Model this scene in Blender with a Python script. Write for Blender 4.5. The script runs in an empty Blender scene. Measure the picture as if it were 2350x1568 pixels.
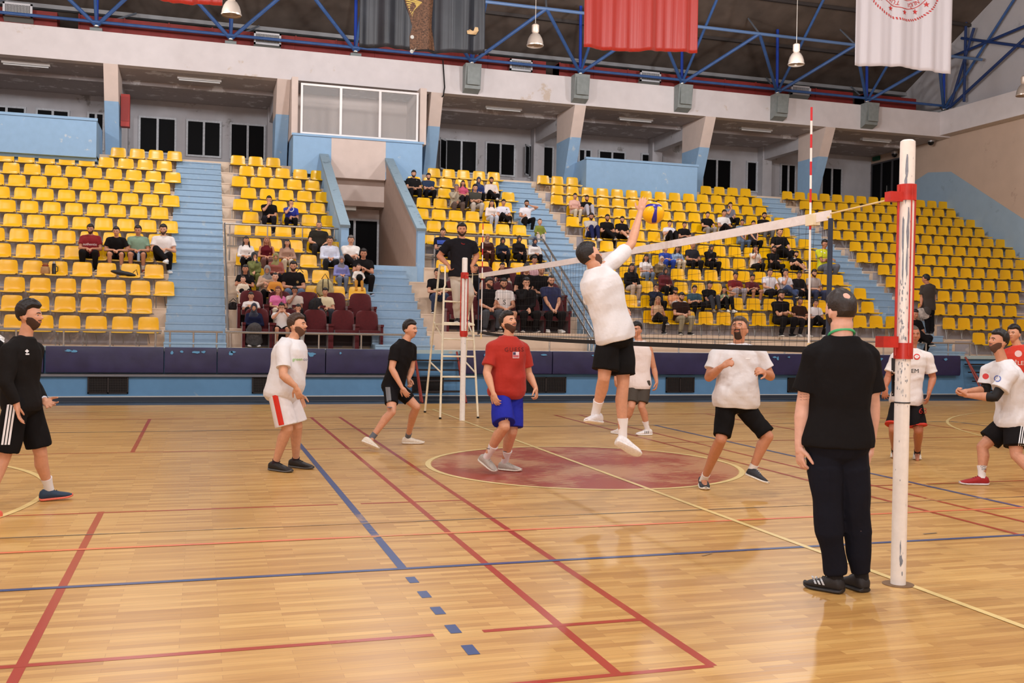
import bpy, math, random
import numpy as np
from mathutils import Vector, Matrix
from mathutils.bvhtree import BVHTree
random.seed(7); rng = np.random.RandomState(7)
PI = math.pi
S = bpy.context.scene
COL = S.collection
# ------------------------------------------------------------------ camera
CW, CH = 2350, 1568
CX, CY, CZ, YAW, PIT, ROLL, FL = -4.27836, -10.90994, 1.56376, 0.300906, -0.0122922, 0.0173681, 2312.873
CPOS = np.array([CX, CY, CZ])
cfw = np.array([math.sin(YAW)*math.cos(PIT), math.cos(YAW)*math.cos(PIT), math.sin(PIT)])
_r = np.array([math.cos(YAW), -math.sin(YAW), 0.0]); _u = np.cross(_r, cfw)
cR = _r*math.cos(ROLL)+_u*math.sin(ROLL); cU = -_r*math.sin(ROLL)+_u*math.cos(ROLL)
cam_d = bpy.data.cameras.new('camera'); cam = bpy.data.objects.new('camera', cam_d); COL.objects.link(cam)
cam_d.sensor_width = 36; cam_d.lens = FL/CW*36; cam_d.clip_end = 200; cam_d.clip_start = 0.05
M = Matrix(((cR[0], cU[0], -cfw[0], CX), (cR[1], cU[1], -cfw[1], CY), (cR[2], cU[2], -cfw[2], CZ), (0, 0, 0, 1)))
cam.matrix_world = M
S.camera = cam
def ray(px, py): return cfw*FL+cR*(px-CW/2)-cU*(py-CH/2)
def at(px, py, **k):
    """the point of the hall seen at a pixel on a plane x=, y= or z="""
    d = ray(px, py); (a, v), = k.items(); i = 'xyz'.index(a)
    return CPOS+d*((v-CPOS[i])/d[i])
def pt(px, py, D): return CPOS+ray(px, py)/FL*D
def proj(P):
    P = np.asarray(P, float)-CPOS; d = P@cfw
    return CW/2+FL*(P@cR)/d, CH/2-FL*(P@cU)/d
# ------------------------------------------------------------------ world, light, exposure
w = bpy.data.worlds.new('hall air'); S.world = w; w.use_nodes = True
w.node_tree.nodes['Background'].inputs[0].default_value = (1.0, 0.97, 0.95, 1)
w.node_tree.nodes['Background'].inputs[1].default_value = 0.10
S.view_settings.view_transform = 'Standard'; S.view_settings.look = 'None'
S.view_settings.exposure = 0.18; S.view_settings.gamma = 1.0; S.view_settings.use_curve_mapping = False
S.cycles.use_denoising = True
S.cycles.max_bounces = 6; S.cycles.diffuse_bounces = 3; S.cycles.glossy_bounces = 3; S.cycles.transparent_max_bounces = 8
def area(name, loc, size, power, col=(1, 0.92, 0.8), aim=(0, 0, -1), shape='DISK'):
    d = bpy.data.lights.new(name, 'AREA'); d.shape = shape; d.size = size; d.energy = power; d.color = col
    o = bpy.data.objects.new(name, d); COL.objects.link(o); o.location = loc
    o.rotation_euler = Vector(aim).to_track_quat('-Z', 'Y').to_euler()
    return o
HX = (-11, -5.5, 0, 5.5, 11); HY = (-10, -3, 12.5)
for hx in HX:
    for hy in HY:
        ld = bpy.data.lights.new('hall_light', 'POINT'); ld.energy = 470 if hy < -5 else (600 if hy < 5 else 520); ld.shadow_soft_size = 0.22; ld.color = (0.98, 0.98, 1.0)
        lo = bpy.data.objects.new('hall_light', ld); COL.objects.link(lo); lo.location = (hx, hy, 9.2)
fl = bpy.data.lights.new('camera_flash', 'POINT'); fl.energy = 330; fl.shadow_soft_size = 0.06; fl.color = (0.97, 0.98, 1)
flo = bpy.data.objects.new('camera_flash', fl); COL.objects.link(flo); flo.location = CPOS+cU*0.22-cfw*0.02
# ------------------------------------------------------------------ materials
MC = {}
def lin(c):
    return tuple(((x/255)/12.92 if x/255 <= 0.04045 else ((x/255+0.055)/1.055)**2.4) for x in c)
def mat(rgb, rough=0.6, metal=0.0, noise=0.0, nscale=8.0, bump=0.0, bscale=40.0, spec=0.4, alpha=1.0, coat=0.0, sheen=0.0, rgb2=None, emit=0.0):
    key = (tuple(rgb), rough, metal, noise, nscale, bump, bscale, spec, alpha, coat, sheen, rgb2, emit)
    if key in MC: return MC[key]
    m = bpy.data.materials.new('surface'); m.use_nodes = True
    nt = m.node_tree; b = nt.nodes['Principled BSDF']
    c = lin(rgb)+(1,)
    b.inputs['Base Color'].default_value = c
    b.inputs['Roughness'].default_value = rough; b.inputs['Metallic'].default_value = metal
    b.inputs['Specular IOR Level'].default_value = spec
    if coat: b.inputs['Coat Weight'].default_value = coat; b.inputs['Coat Roughness'].default_value = 0.12
    if sheen: b.inputs['Sheen Weight'].default_value = sheen
    if alpha < 1: b.inputs['Alpha'].default_value = alpha
    if emit:
        b.inputs['Emission Color'].default_value = c; b.inputs['Emission Strength'].default_value = emit
    tc = nt.nodes.new('ShaderNodeTexCoord')
    if noise or rgb2:
        n = nt.nodes.new('ShaderNodeTexNoise'); n.inputs['Scale'].default_value = nscale; n.inputs['Detail'].default_value = 6
        nt.links.new(tc.outputs['Object'], n.inputs['Vector'])
        mx = nt.nodes.new('ShaderNodeMix'); mx.data_type = 'RGBA'
        rmp = nt.nodes.new('ShaderNodeMapRange'); rmp.inputs[1].default_value = 0.3; rmp.inputs[2].default_value = 0.7
        nt.links.new(n.outputs['Fac'], rmp.inputs[0]); nt.links.new(rmp.outputs[0], mx.inputs[0])
        mx.inputs[6].default_value = tuple(min(1, x*(1+noise)) for x in c[:3])+(1,)
        mx.inputs[7].default_value = (lin(rgb2)+(1,)) if rgb2 else tuple(x*(1-noise) for x in c[:3])+(1,)
        nt.links.new(mx.outputs[2], b.inputs['Base Color'])
    if bump:
        n2 = nt.nodes.new('ShaderNodeTexNoise'); n2.inputs['Scale'].default_value = bscale; n2.inputs['Detail'].default_value = 3
        nt.links.new(tc.outputs['Object'], n2.inputs['Vector'])
        bp = nt.nodes.new('ShaderNodeBump'); bp.inputs['Strength'].default_value = bump; bp.inputs['Distance'].default_value = 0.02
        nt.links.new(n2.outputs['Fac'], bp.inputs['Height']); nt.links.new(bp.outputs['Normal'], b.inputs['Normal'])
    MC[key] = m
    return m
# ------------------------------------------------------------------ mesh helpers
def nrm(v):
    v = np.asarray(v, float); return v/(np.linalg.norm(v)+1e-12)
class MB:
    def __init__(s): s.v = []; s.f = []; s.m = []; s.n = 0
    def add(s, vs, fs, mi=0):
        vs = np.asarray(vs, float).reshape(-1, 3)
        s.v.append(vs); s.f += [[i+s.n for i in f] for f in fs]; s.m += [mi]*len(fs); s.n += len(vs); return s
    def box(s, x0, x1, y0, y1, z0, z1, mi=0):
        v = [(x, y, z) for x in (x0, x1) for y in (y0, y1) for z in (z0, z1)]
        f = [(0, 1, 3, 2), (4, 6, 7, 5), (0, 4, 5, 1), (2, 3, 7, 6), (0, 2, 6, 4), (1, 5, 7, 3)]
        return s.add(v, f, mi)
    def obox(s, c, ax, ay, az, mi=0):
        c, ax, ay, az = map(lambda q: np.asarray(q, float), (c, ax, ay, az))
        v = [c+ax*i+ay*j+az*k for i in (-1, 1) for j in (-1, 1) for k in (-1, 1)]
        f = [(0, 1, 3, 2), (4, 6, 7, 5), (0, 4, 5, 1), (2, 3, 7, 6), (0, 2, 6, 4), (1, 5, 7, 3)]
        return s.add(v, f, mi)
    def loft(s, rings, mi=0, close=True, cap=True):
        n = len(rings[0]); v = np.concatenate([np.asarray(r, float) for r in rings]); f = []
        for i in range(len(rings)-1):
            for j in range(n if close else n-1):
                k = (j+1) % n
                f.append((i*n+j, i*n+k, (i+1)*n+k, (i+1)*n+j))
        if cap: f.append(tuple(range(n-1, -1, -1))); f.append(tuple((len(rings)-1)*n+j for j in range(n)))
        return s.add(v, f, mi)
    def tube(s, pts, r, n=8, mi=0, round_ends=False, side=None):
        P = [np.asarray(p, float) for p in pts]; R = list(r) if hasattr(r, '__len__') else [r]*len(P)
        if round_ends:
            d0 = nrm(P[0]-P[1]); d1 = nrm(P[-1]-P[-2])
            a = [(P[0]+d0*R[0]*math.sin(t), R[0]*math.cos(t)) for t in (1.45, 1.0, 0.5)]
            b = [(P[-1]+d1*R[-1]*math.sin(t), R[-1]*math.cos(t)) for t in (0.5, 1.0, 1.45)]
            P = [x[0] for x in a]+P+[x[0] for x in b]; R = [x[1] for x in a]+R+[x[1] for x in b]
        rings = []; up = None
        for i, p in enumerate(P):
            d = nrm(P[min(i+1, len(P)-1)]-P[max(i-1, 0)])
            if up is None:
                up = np.array([0, 0, 1.0]) if abs(d[2]) < 0.9 else np.array([1.0, 0, 0])
            a = nrm(np.cross(up, d)); up = np.cross(d, a)
            rings.append([p+R[i]*(math.cos(t)*a+math.sin(t)*up) for t in np.linspace(0, 2*PI, n, endpoint=False)])
        return s.loft(rings, mi)
    def ell(s, c, ax, ay, az, nu=16, nv=10, mi=0):
        c, ax, ay, az = map(lambda q: np.asarray(q, float), (c, ax, ay, az))
        rings = [[c+az*math.cos(ph)+math.sin(ph)*(ax*math.cos(t)+ay*math.sin(t)) for t in np.linspace(0, 2*PI, nu, endpoint=False)] for ph in np.linspace(0.06, PI-0.06, nv)]
        return s.loft(rings, mi)
    def prism(s, poly, x0, x1, axis='x', mi=0):
        def mk(p, x):
            return (x, p[0], p[1]) if axis == 'x' else ((p[0], x, p[1]) if axis == 'y' else (p[0], p[1], x))
        n = len(poly); v = [mk(p, x0) for p in poly]+[mk(p, x1) for p in poly]
        f = [tuple(range(n))[::-1], tuple(range(n, 2*n))]+[(i, (i+1) % n, (i+1) % n+n, i+n) for i in range(n)]
        return s.add(v, f, mi)
    def mesh(s, name, mats, smooth=True, sharp=None):
        me = bpy.data.meshes.new(name); V = np.concatenate(s.v)
        me.from_pydata(V.tolist(), [], s.f)
        for m in mats: me.materials.append(m)
        if len(mats) > 1: me.polygons.foreach_set('material_index', s.m)
        if smooth:
            me.polygons.foreach_set('use_smooth', [True]*len(s.f))
            if sharp is None: sharp = 40
            me.set_sharp_from_angle(angle=math.radians(sharp))
        me.update(); return me
    def build(s, name, mats, parent=None, smooth=True, fix=True):
        if not isinstance(mats, (list, tuple)): mats = [mats]
        me = s.mesh(name, mats, smooth)
        if fix:
            import bmesh
            bm = bmesh.new(); bm.from_mesh(me); bmesh.ops.recalc_face_normals(bm, faces=bm.faces[:]); bm.to_mesh(me); bm.free()
        o = bpy.data.objects.new(name, me); COL.objects.link(o)
        if parent is not None: par(o, parent)
        return o
def par(o, p):
    o.parent = p
    o.matrix_parent_inverse = Matrix.Translation(-p.location) if p.parent is None else Matrix.Identity(4)
def tag(o, label=None, cat=None, group=None, kind=None):
    if label: o['label'] = label
    if cat: o['category'] = cat
    if group: o['group'] = group
    if kind: o['kind'] = kind
    return o
def thing(name, label, cat, loc=(0, 0, 0), group=None):
    o = bpy.data.objects.new(name, None); COL.objects.link(o); o.location = Vector(loc); o.empty_display_size = 0.1
    return tag(o, label, cat, group)
def struct(o, label=None, cat=None): return tag(o, label, cat, kind='structure')
# text and marks laid onto a surface once the meshes are final
DECALS = []; VA = False
FONT_CACHE = {}
def text_mesh(txt, size=1.0, spacing=1.0):
    key = (txt, spacing)
    if key not in FONT_CACHE:
        cu = bpy.data.curves.new('lettering', 'FONT'); cu.body = txt; cu.size = 1; cu.align_x = 'CENTER'; cu.align_y = 'CENTER'; cu.resolution_u = 3; cu.space_character = spacing
        o = bpy.data.objects.new('lettering', cu); COL.objects.link(o)
        dg = bpy.context.evaluated_depsgraph_get(); me = bpy.data.meshes.new_from_object(o.evaluated_get(dg))
        V = np.array([v.co[:2] for v in me.vertices]); F = [tuple(p.vertices) for p in me.polygons]
        bpy.data.objects.remove(o); bpy.data.curves.remove(cu); bpy.data.meshes.remove(me)
        FONT_CACHE[key] = (V, F)
    V, F = FONT_CACHE[key]
    return V*size, F
def star_poly(cx, cy, r, n=5, rin=0.4, rot=PI/2):
    return [(cx+(r if i % 2 == 0 else r*rin)*math.cos(rot+i*PI/n), cy+(r if i % 2 == 0 else r*rin)*math.sin(rot+i*PI/n)) for i in range(2*n)]
def grid_rect(x0, x1, y0, y1, nx=6, ny=6):
    V = [(x0+(x1-x0)*i/nx, y0+(y1-y0)*j/ny) for j in range(ny+1) for i in range(nx+1)]
    F = [(j*(nx+1)+i, j*(nx+1)+i+1, (j+1)*(nx+1)+i+1, (j+1)*(nx+1)+i) for j in range(ny) for i in range(nx)]
    return np.array(V), F
def disc(r, n=20, cx=0, cy=0, r0=0):
    if r0:
        V = [(cx+q*math.cos(t), cy+q*math.sin(t)) for q in (r0, r) for t in np.linspace(0, 2*PI, n, endpoint=False)]
        return np.array(V), [(i, (i+1) % n, n+(i+1) % n, n+i) for i in range(n)]
    V = [(cx+r*math.cos(t), cy+r*math.sin(t)) for t in np.linspace(0, 2*PI, n, endpoint=False)]
    return np.array(V), [tuple(range(n))]
def decal(name, shape, target, origin, xd, yd, m, off=0.003, label=None):
    """shape (V2,F) laid at origin in the plane (xd,yd), pushed along the plane's inward normal onto target"""
    o = np.asarray(origin, float)
    if VA:   # look square at the camera side of the surface
        v = nrm(o-CPOS); xd = nrm(np.asarray(xd, float)-v*(np.asarray(xd)@v)); yd = np.asarray(yd, float); yd = yd-v*(yd@v); yd = nrm(yd)
    DECALS.append((name, shape, target, np.asarray(origin, float), nrm(xd), nrm(yd), m, off, label))
def run_decals():
    cache = {}
    for name, (V, F), tgt, o, xd, yd, m, off, label in DECALS:
        if tgt.name not in cache:
            me = tgt.data
            n = len(me.vertices); co = np.empty(n*3); me.vertices.foreach_get('co', co)
            cache[tgt.name] = BVHTree.FromPolygons(co.reshape(-1, 3).tolist(), [tuple(p.vertices) for p in me.polygons])
        bv = cache[tgt.name]; nn = nrm(np.cross(xd, yd)); out = []; last = None
        for (a, b) in V:
            p = o+xd*a+yd*b+nn*0.35
            h = bv.ray_cast(Vector(p), Vector(-nn), 0.9)
            if h[0] is None: dep = last if last is not None else 0.35
            else: dep = (np.array(h[0])-p)@(-nn); last = dep
            out.append(p-nn*(dep-off))
        me = bpy.data.meshes.new(name); me.from_pydata([tuple(q) for q in out], [], [tuple(f) for f in F]); me.materials.append(m); me.update()
        ob = bpy.data.objects.new(name, me); COL.objects.link(ob)
        pa = tgt if tgt.parent is None or tgt.parent.parent is None else tgt.parent
        par(ob, pa)
        if label: ob['label'] = label
# ================================================================== figures
REM = []   # meshes waiting for the common voxel remesh
def rem(name, mb, voxel, smooth, m, parent, post=None):
    me = mb.mesh(name, [m], smooth=False)
    import bmesh
    bm = bmesh.new(); bm.from_mesh(me); bmesh.ops.recalc_face_normals(bm, faces=bm.faces[:]); bm.to_mesh(me); bm.free()
    o = bpy.data.objects.new(name, me); COL.objects.link(o); par(o, parent)
    a = o.modifiers.new('r', 'REMESH'); a.mode = 'VOXEL'; a.voxel_size = voxel; a.use_smooth_shade = True
    b = o.modifiers.new('s', 'SMOOTH'); b.factor = 0.5; b.iterations = smooth
    REM.append((o, m, post)); return o
def run_remesh():
    bpy.context.view_layer.update(); dg = bpy.context.evaluated_depsgraph_get(); res = []
    for o, m, post in REM: res.append(bpy.data.meshes.new_from_object(o.evaluated_get(dg)))
    for (o, m, post), me in zip(REM, res):
        o.modifiers.clear(); old = o.data; nm = old.name; o.data = me; bpy.data.meshes.remove(old); me.name = nm
        me.materials.clear(); me.materials.append(m)
        n = len(me.vertices)
        if post and n:
            co = np.empty(n*3); me.vertices.foreach_get('co', co); no = np.empty(n*3); me.vertices.foreach_get('normal', no)
            me.vertices.foreach_set('co', post(co.reshape(-1, 3), no.reshape(-1, 3)).ravel()); me.update()
        me.polygons.foreach_set('use_smooth', [True]*len(me.polygons))
def folds(amp, seed):
    r = np.random.RandomState(seed); W = [(r.normal(size=3)*q, r.uniform(0, 6.28), a) for q, a in ((14, 1.0), (20, .8), (9, 1.0), (30, .45), (26, .5))]
    def f(co, no):
        q = co+0.02*np.sin(co[:, [1, 2, 0]]*17)
        s = sum(a*np.sin(q@k+p) for k, p, a in W); s = np.sign(s)*np.abs(s)**1.3
        return co+no*(amp*s/3)[:, None]
    return f
TT = [(-.24, .07, .06), (-.17, .135, .10), (-.08, .165, .118), (0, .172, .12), (.12, .166, .116), (.32, .152, .106), (.52, .160, .112), (.70, .176, .118), (.84, .170, .108), (.93, .128, .092), (1.0, .082, .074), (1.08, .062, .062)]
def torso(mb, J, infl=0., t0=-.24, t1=1.0, n=24, flare=0.0):
    k = J['s']; g = J['g']; pel, nb = J['pel'], J['nb']; mid = (pel+nb)/2+J.get('bend', 0)
    hs = nrm(J['hipL']-J['hipR']); ss = nrm(J['shL']-J['shR']); rings = []
    ts = [t for t in np.linspace(t0, t1, 15)]
    for t in ts:
        tc = min(max(t, 0), 1.1)
        if t < 0: c = pel+(pel-mid)*(-t)*2*0.9
        else: c = pel*(1-tc)**2+2*tc*(1-tc)*(mid*2-(pel+nb)/2)+nb*tc**2
        up = nrm((mid-pel)*(1-tc)+(nb-mid)*tc)
        s = nrm(hs*(1-tc)+ss*tc); s = nrm(s-up*(s@up)); f = np.cross(s, up)
        wv = np.interp(t, [x[0] for x in TT], [x[1] for x in TT])*k*g; dv = np.interp(t, [x[0] for x in TT], [x[2] for x in TT])*k*g*(1+(J.get('dp', 1)-1)*min(1, max(.45, (t+.1)/.4)))
        wv *= 1+(J.get('sw', 1)-1)*max(0, tc-.4)/.6
        bl = J.get('belly', 0)*math.exp(-((t-.22)/.26)**2)*k
        dv += bl*.6; wv += bl*.35; c = c+f*bl*.55
        bu = J.get('bust', 0)*math.exp(-((t-.68)/.11)**2)*k; dv += bu*.5; c = c+f*bu*.5
        e = infl+(flare*(1-(t-t0)/.35) if t < t0+.35 else 0)
        if t > .9: e = min(e, .012)
        rings.append([c+s*(wv+e)*np.sign(math.cos(a))*abs(math.cos(a))**.85+f*(dv+e)*np.sign(math.sin(a))*abs(math.sin(a))**.85 for a in np.linspace(0, 2*PI, n, endpoint=False)])
    mb.loft(rings)
def headfn(d):
    """d: unit dirs (side, fwd, up) -> head surface point in head units (m)"""
    s, f, u = d[..., 0], d[..., 1], d[..., 2]
    jaw = np.clip(-u, 0, 1)
    a = .076*(1-.30*jaw**1.6); b = np.where(f > 0, .094, .102-.055*jaw); c = np.where(u > 0, .120, .122)
    r = 1/np.sqrt((s/a)**2+(f/b)**2+(u/c)**2)
    r = r+.010*np.clip(f, 0, 1)*np.exp(-((u+.78)/.20)**2)*np.exp(-(s/.25)**2)        # chin
    r = r+.024*np.exp(-(s/.13)**2)*np.exp(-((u+.20)/.12)**2)*(f > 0)+.010*np.exp(-(s/.09)**2)*np.exp(-((u+.03)/.16)**2)*(f > 0)  # nose
    r = r-.010*(np.exp(-((np.abs(s)-.36)/.14)**2)*np.exp(-((u-.03)/.10)**2))*(f > 0)  # sockets
    r = r+.006*np.exp(-((u-.20)/.09)**2)*np.exp(-(s/.5)**2)*(f > 0)                   # brow
    r = r+.006*np.exp(-(s/.22)**2)*np.exp(-((u+.50)/.09)**2)*(f > 0)                  # lips
    r = r+.004*np.exp(-((np.abs(s)-.52)/.18)**2)*np.exp(-((u+.18)/.14)**2)*(f > 0)
    return d*r[..., None]
def headgrid(nu, nv):
    ph = np.linspace(.03, PI-.03, nv); th = np.linspace(0, 2*PI, nu, endpoint=False)
    P, T = np.meshgrid(ph, th, indexing='ij')
    return np.stack([np.sin(P)*np.cos(T), np.sin(P)*np.sin(T), np.cos(P)], -1)
def hframe(J):
    F = nrm(J['F']); U = nrm(J.get('HU', np.array([0, 0, 1.0]))); U = nrm(U-F*(U@F)); Sd = np.cross(U, F)
    return np.stack([Sd, F, U])*J['s']*J.get('hs', 1.0)
def headpart(mb, J, nu, nv, off=None):
    D = headgrid(nu, nv); P = headfn(D)
    if off is not None: P = P+D*off(D)[..., None]
    W = J['hc']+P@hframe(J); mb.loft([r for r in W]); return mb
def sst(x, a, b): t = np.clip((x-a)/(b-a), 0, 1); return t*t*(3-2*t)
def hair_off(kind, th=.014):
    def f(D):
        s, fw, u = D[..., 0], D[..., 1], D[..., 2]
        line = {'short': .60, 'buzz': .62, 'long': .52, 'bald': 2, 'receding': .68}.get(kind, .5)
        front = sst(fw, -.12, .22)
        lo = line*front+(-.46)*(1-front); lo = lo+.10*np.exp(-((np.abs(s)-.5)/.2)**2)*front
        lo = np.where(np.abs(s) > .75, np.maximum(lo, -.02+.3*front), lo)
        on = sst(u, lo-.05, lo+.06)
        t = th*(.30+.70*sst(u, -.05, .55)+.5*sst(u, .3, .9)*(kind == 'short')) + (.002*np.sin(s*23+u*11)*np.sin(fw*19) if kind == 'short' else 0)*sst(u, .2, .6)
        return on*t-(1-on)*.02
    return f
def beard_off(kind):
    def f(D):
        s, fw, u = np.abs(D[..., 0]), D[..., 1], D[..., 2]
        lips = np.sqrt(((s/.27)**2+((u+.515)/.085)**2))-1
        rag = .012*np.sin(D[..., 0]*47+D[..., 2]*31)+.008*np.sin(D[..., 0]*83)
        if kind == 'full': v = np.minimum.reduce([-.50+.34*sst(s, .26, .92)-u+rag, (fw+.06)*1.2, lips*.10, 1.2-(s*0)])
        elif kind == 'goatee': v = np.minimum.reduce([.34-s+rag, -.36-u, u+.97, lips*.10, fw-.05])
        else: v = np.minimum.reduce([.30-s, u+.440, -.345-.10*s-u, fw-.2])*1.6
        return np.clip(v/.045, -3, 1)*.0036
    return f
def hand(mb, wr, d, pn, side, s=1.0, curl=.35, spread=.12, fine=True):
    """d: wrist->fingers, pn: palm normal, side: +1 thumb on +cross(pn,d)"""
    d = nrm(d); pn = nrm(pn-d*(pn@d)); x = np.cross(pn, d)*side
    k = s
    c = wr+d*.052*k
    mb.ell(c, x*.041*k, pn*.0165*k, d*.056*k, 14, 8)
    mb.tube([wr-d*.02*k, wr+d*.03*k], [.026*k, .027*k], 8, round_ends=True)
    for i, (o, L, sp) in enumerate(((.029, .078, 1), (.010, .086, .3), (-.010, .080, -.35), (-.029, .062, -1))):
        fd = nrm(d+x*sp*spread); p = wr+d*.092*k+x*o*k-d*abs(o)*.25*k; q = [p]; a = curl*.5
        for j, fr in enumerate((.42, .32, .26)):
            q.append(q[-1]+(fd*math.cos(a)+pn*math.sin(a))*L*fr*k); a += curl*(1.0+.15*i)
        mb.tube([wr+d*.06*k+x*o*.8*k]+q, [.0105*k, .0105*k, .0095*k, .0088*k, .0075*k], 8, round_ends=True)
    tb = wr+d*.028*k+x*.028*k; td = nrm(d*.62+x*.72+pn*.28); t2 = nrm(d*.85+x*.38+pn*.3)
    mb.tube([tb, tb+td*.040*k, tb+td*.040*k+t2*.032*k, tb+td*.040*k+t2*.056*k], [.0155*k, .0125*k, .0105*k, .0085*k], 8, round_ends=True)
def shoe(J, sd, ms, name='shoe', root=None, vox=None):
    """one shoe: upper, sole, laces; heel and toe given"""
    k = J['s']; an = J['an'+sd]; toe = J['to'+sd]; hl = J.get('he'+sd)
    if hl is None:
        d = nrm(toe-an); d[2] = 0; d = nrm(d); hl = np.array([an[0], an[1], 0])-d*.07*k; hl[2] = toe[2]
    ax = toe-hl; L = np.linalg.norm(ax); ax = ax/L
    L = max(.24*k, min(L, .34*k)); upv = nrm((an-hl)-ax*((an-hl)@ax)); sx = np.cross(ax, upv)
    # t, halfwidth, sole z, top z
    prof = [(0.0, .020, .012, .052), (.04, .034, .002, .084), (.12, .040, 0, .100), (.22, .041, 0, .103), (.34, .043, 0, .096), (.48, .047, 0, .080), (.62, .051, 0, .064), (.76, .051, 0, .054), (.88, .044, .003, .044), (.96, .031, .008, .034), (1.0, .014, .014, .026)]
    def rings(z0f, z1f, e):
        R = []
        for t, wv, z0, z1 in prof:
            c = hl+ax*(t*L); a0 = z0f(z0, z1)*k; a1 = z1f(z0, z1)*k; ww = (wv+e)*k
            zc, zh = (a0+a1)/2, max((a1-a0)/2, .004)
            R.append([c+sx*ww*np.sign(math.cos(q))*abs(math.cos(q))**.7+upv*(zc+zh*np.sign(math.sin(q))*abs(math.sin(q))**.8) for q in np.linspace(0, 2*PI, 16, endpoint=False)])
        return R
    up = MB().loft(rings(lambda a, b: a+.012, lambda a, b: b, 0)).build(name, [ms[0]], root)
    MB().loft(rings(lambda a, b: a, lambda a, b: a+.024, .004)).build('sole', [ms[1]], up)
    if len(ms) > 2:
        lb = MB()
        for i in range(4):
            t = .30+.075*i; z = np.interp(t, [p[0] for p in prof], [p[3] for p in prof])+.004
            c = hl+ax*t*L+upv*z*k; lb.tube([c-sx*.020*k-upv*.006*k, c+upv*.002*k, c+sx*.020*k-upv*.006*k], .003*k, 5)
        lb.build('laces', [ms[2]], up)
    return up, hl, ax, upv, sx, L
def limb(mb, P, R, n=14): mb.tube(P, R, n, round_ends=True)
def flat(mb, P, R, n=20): mb.tube(P, R, n)
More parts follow.
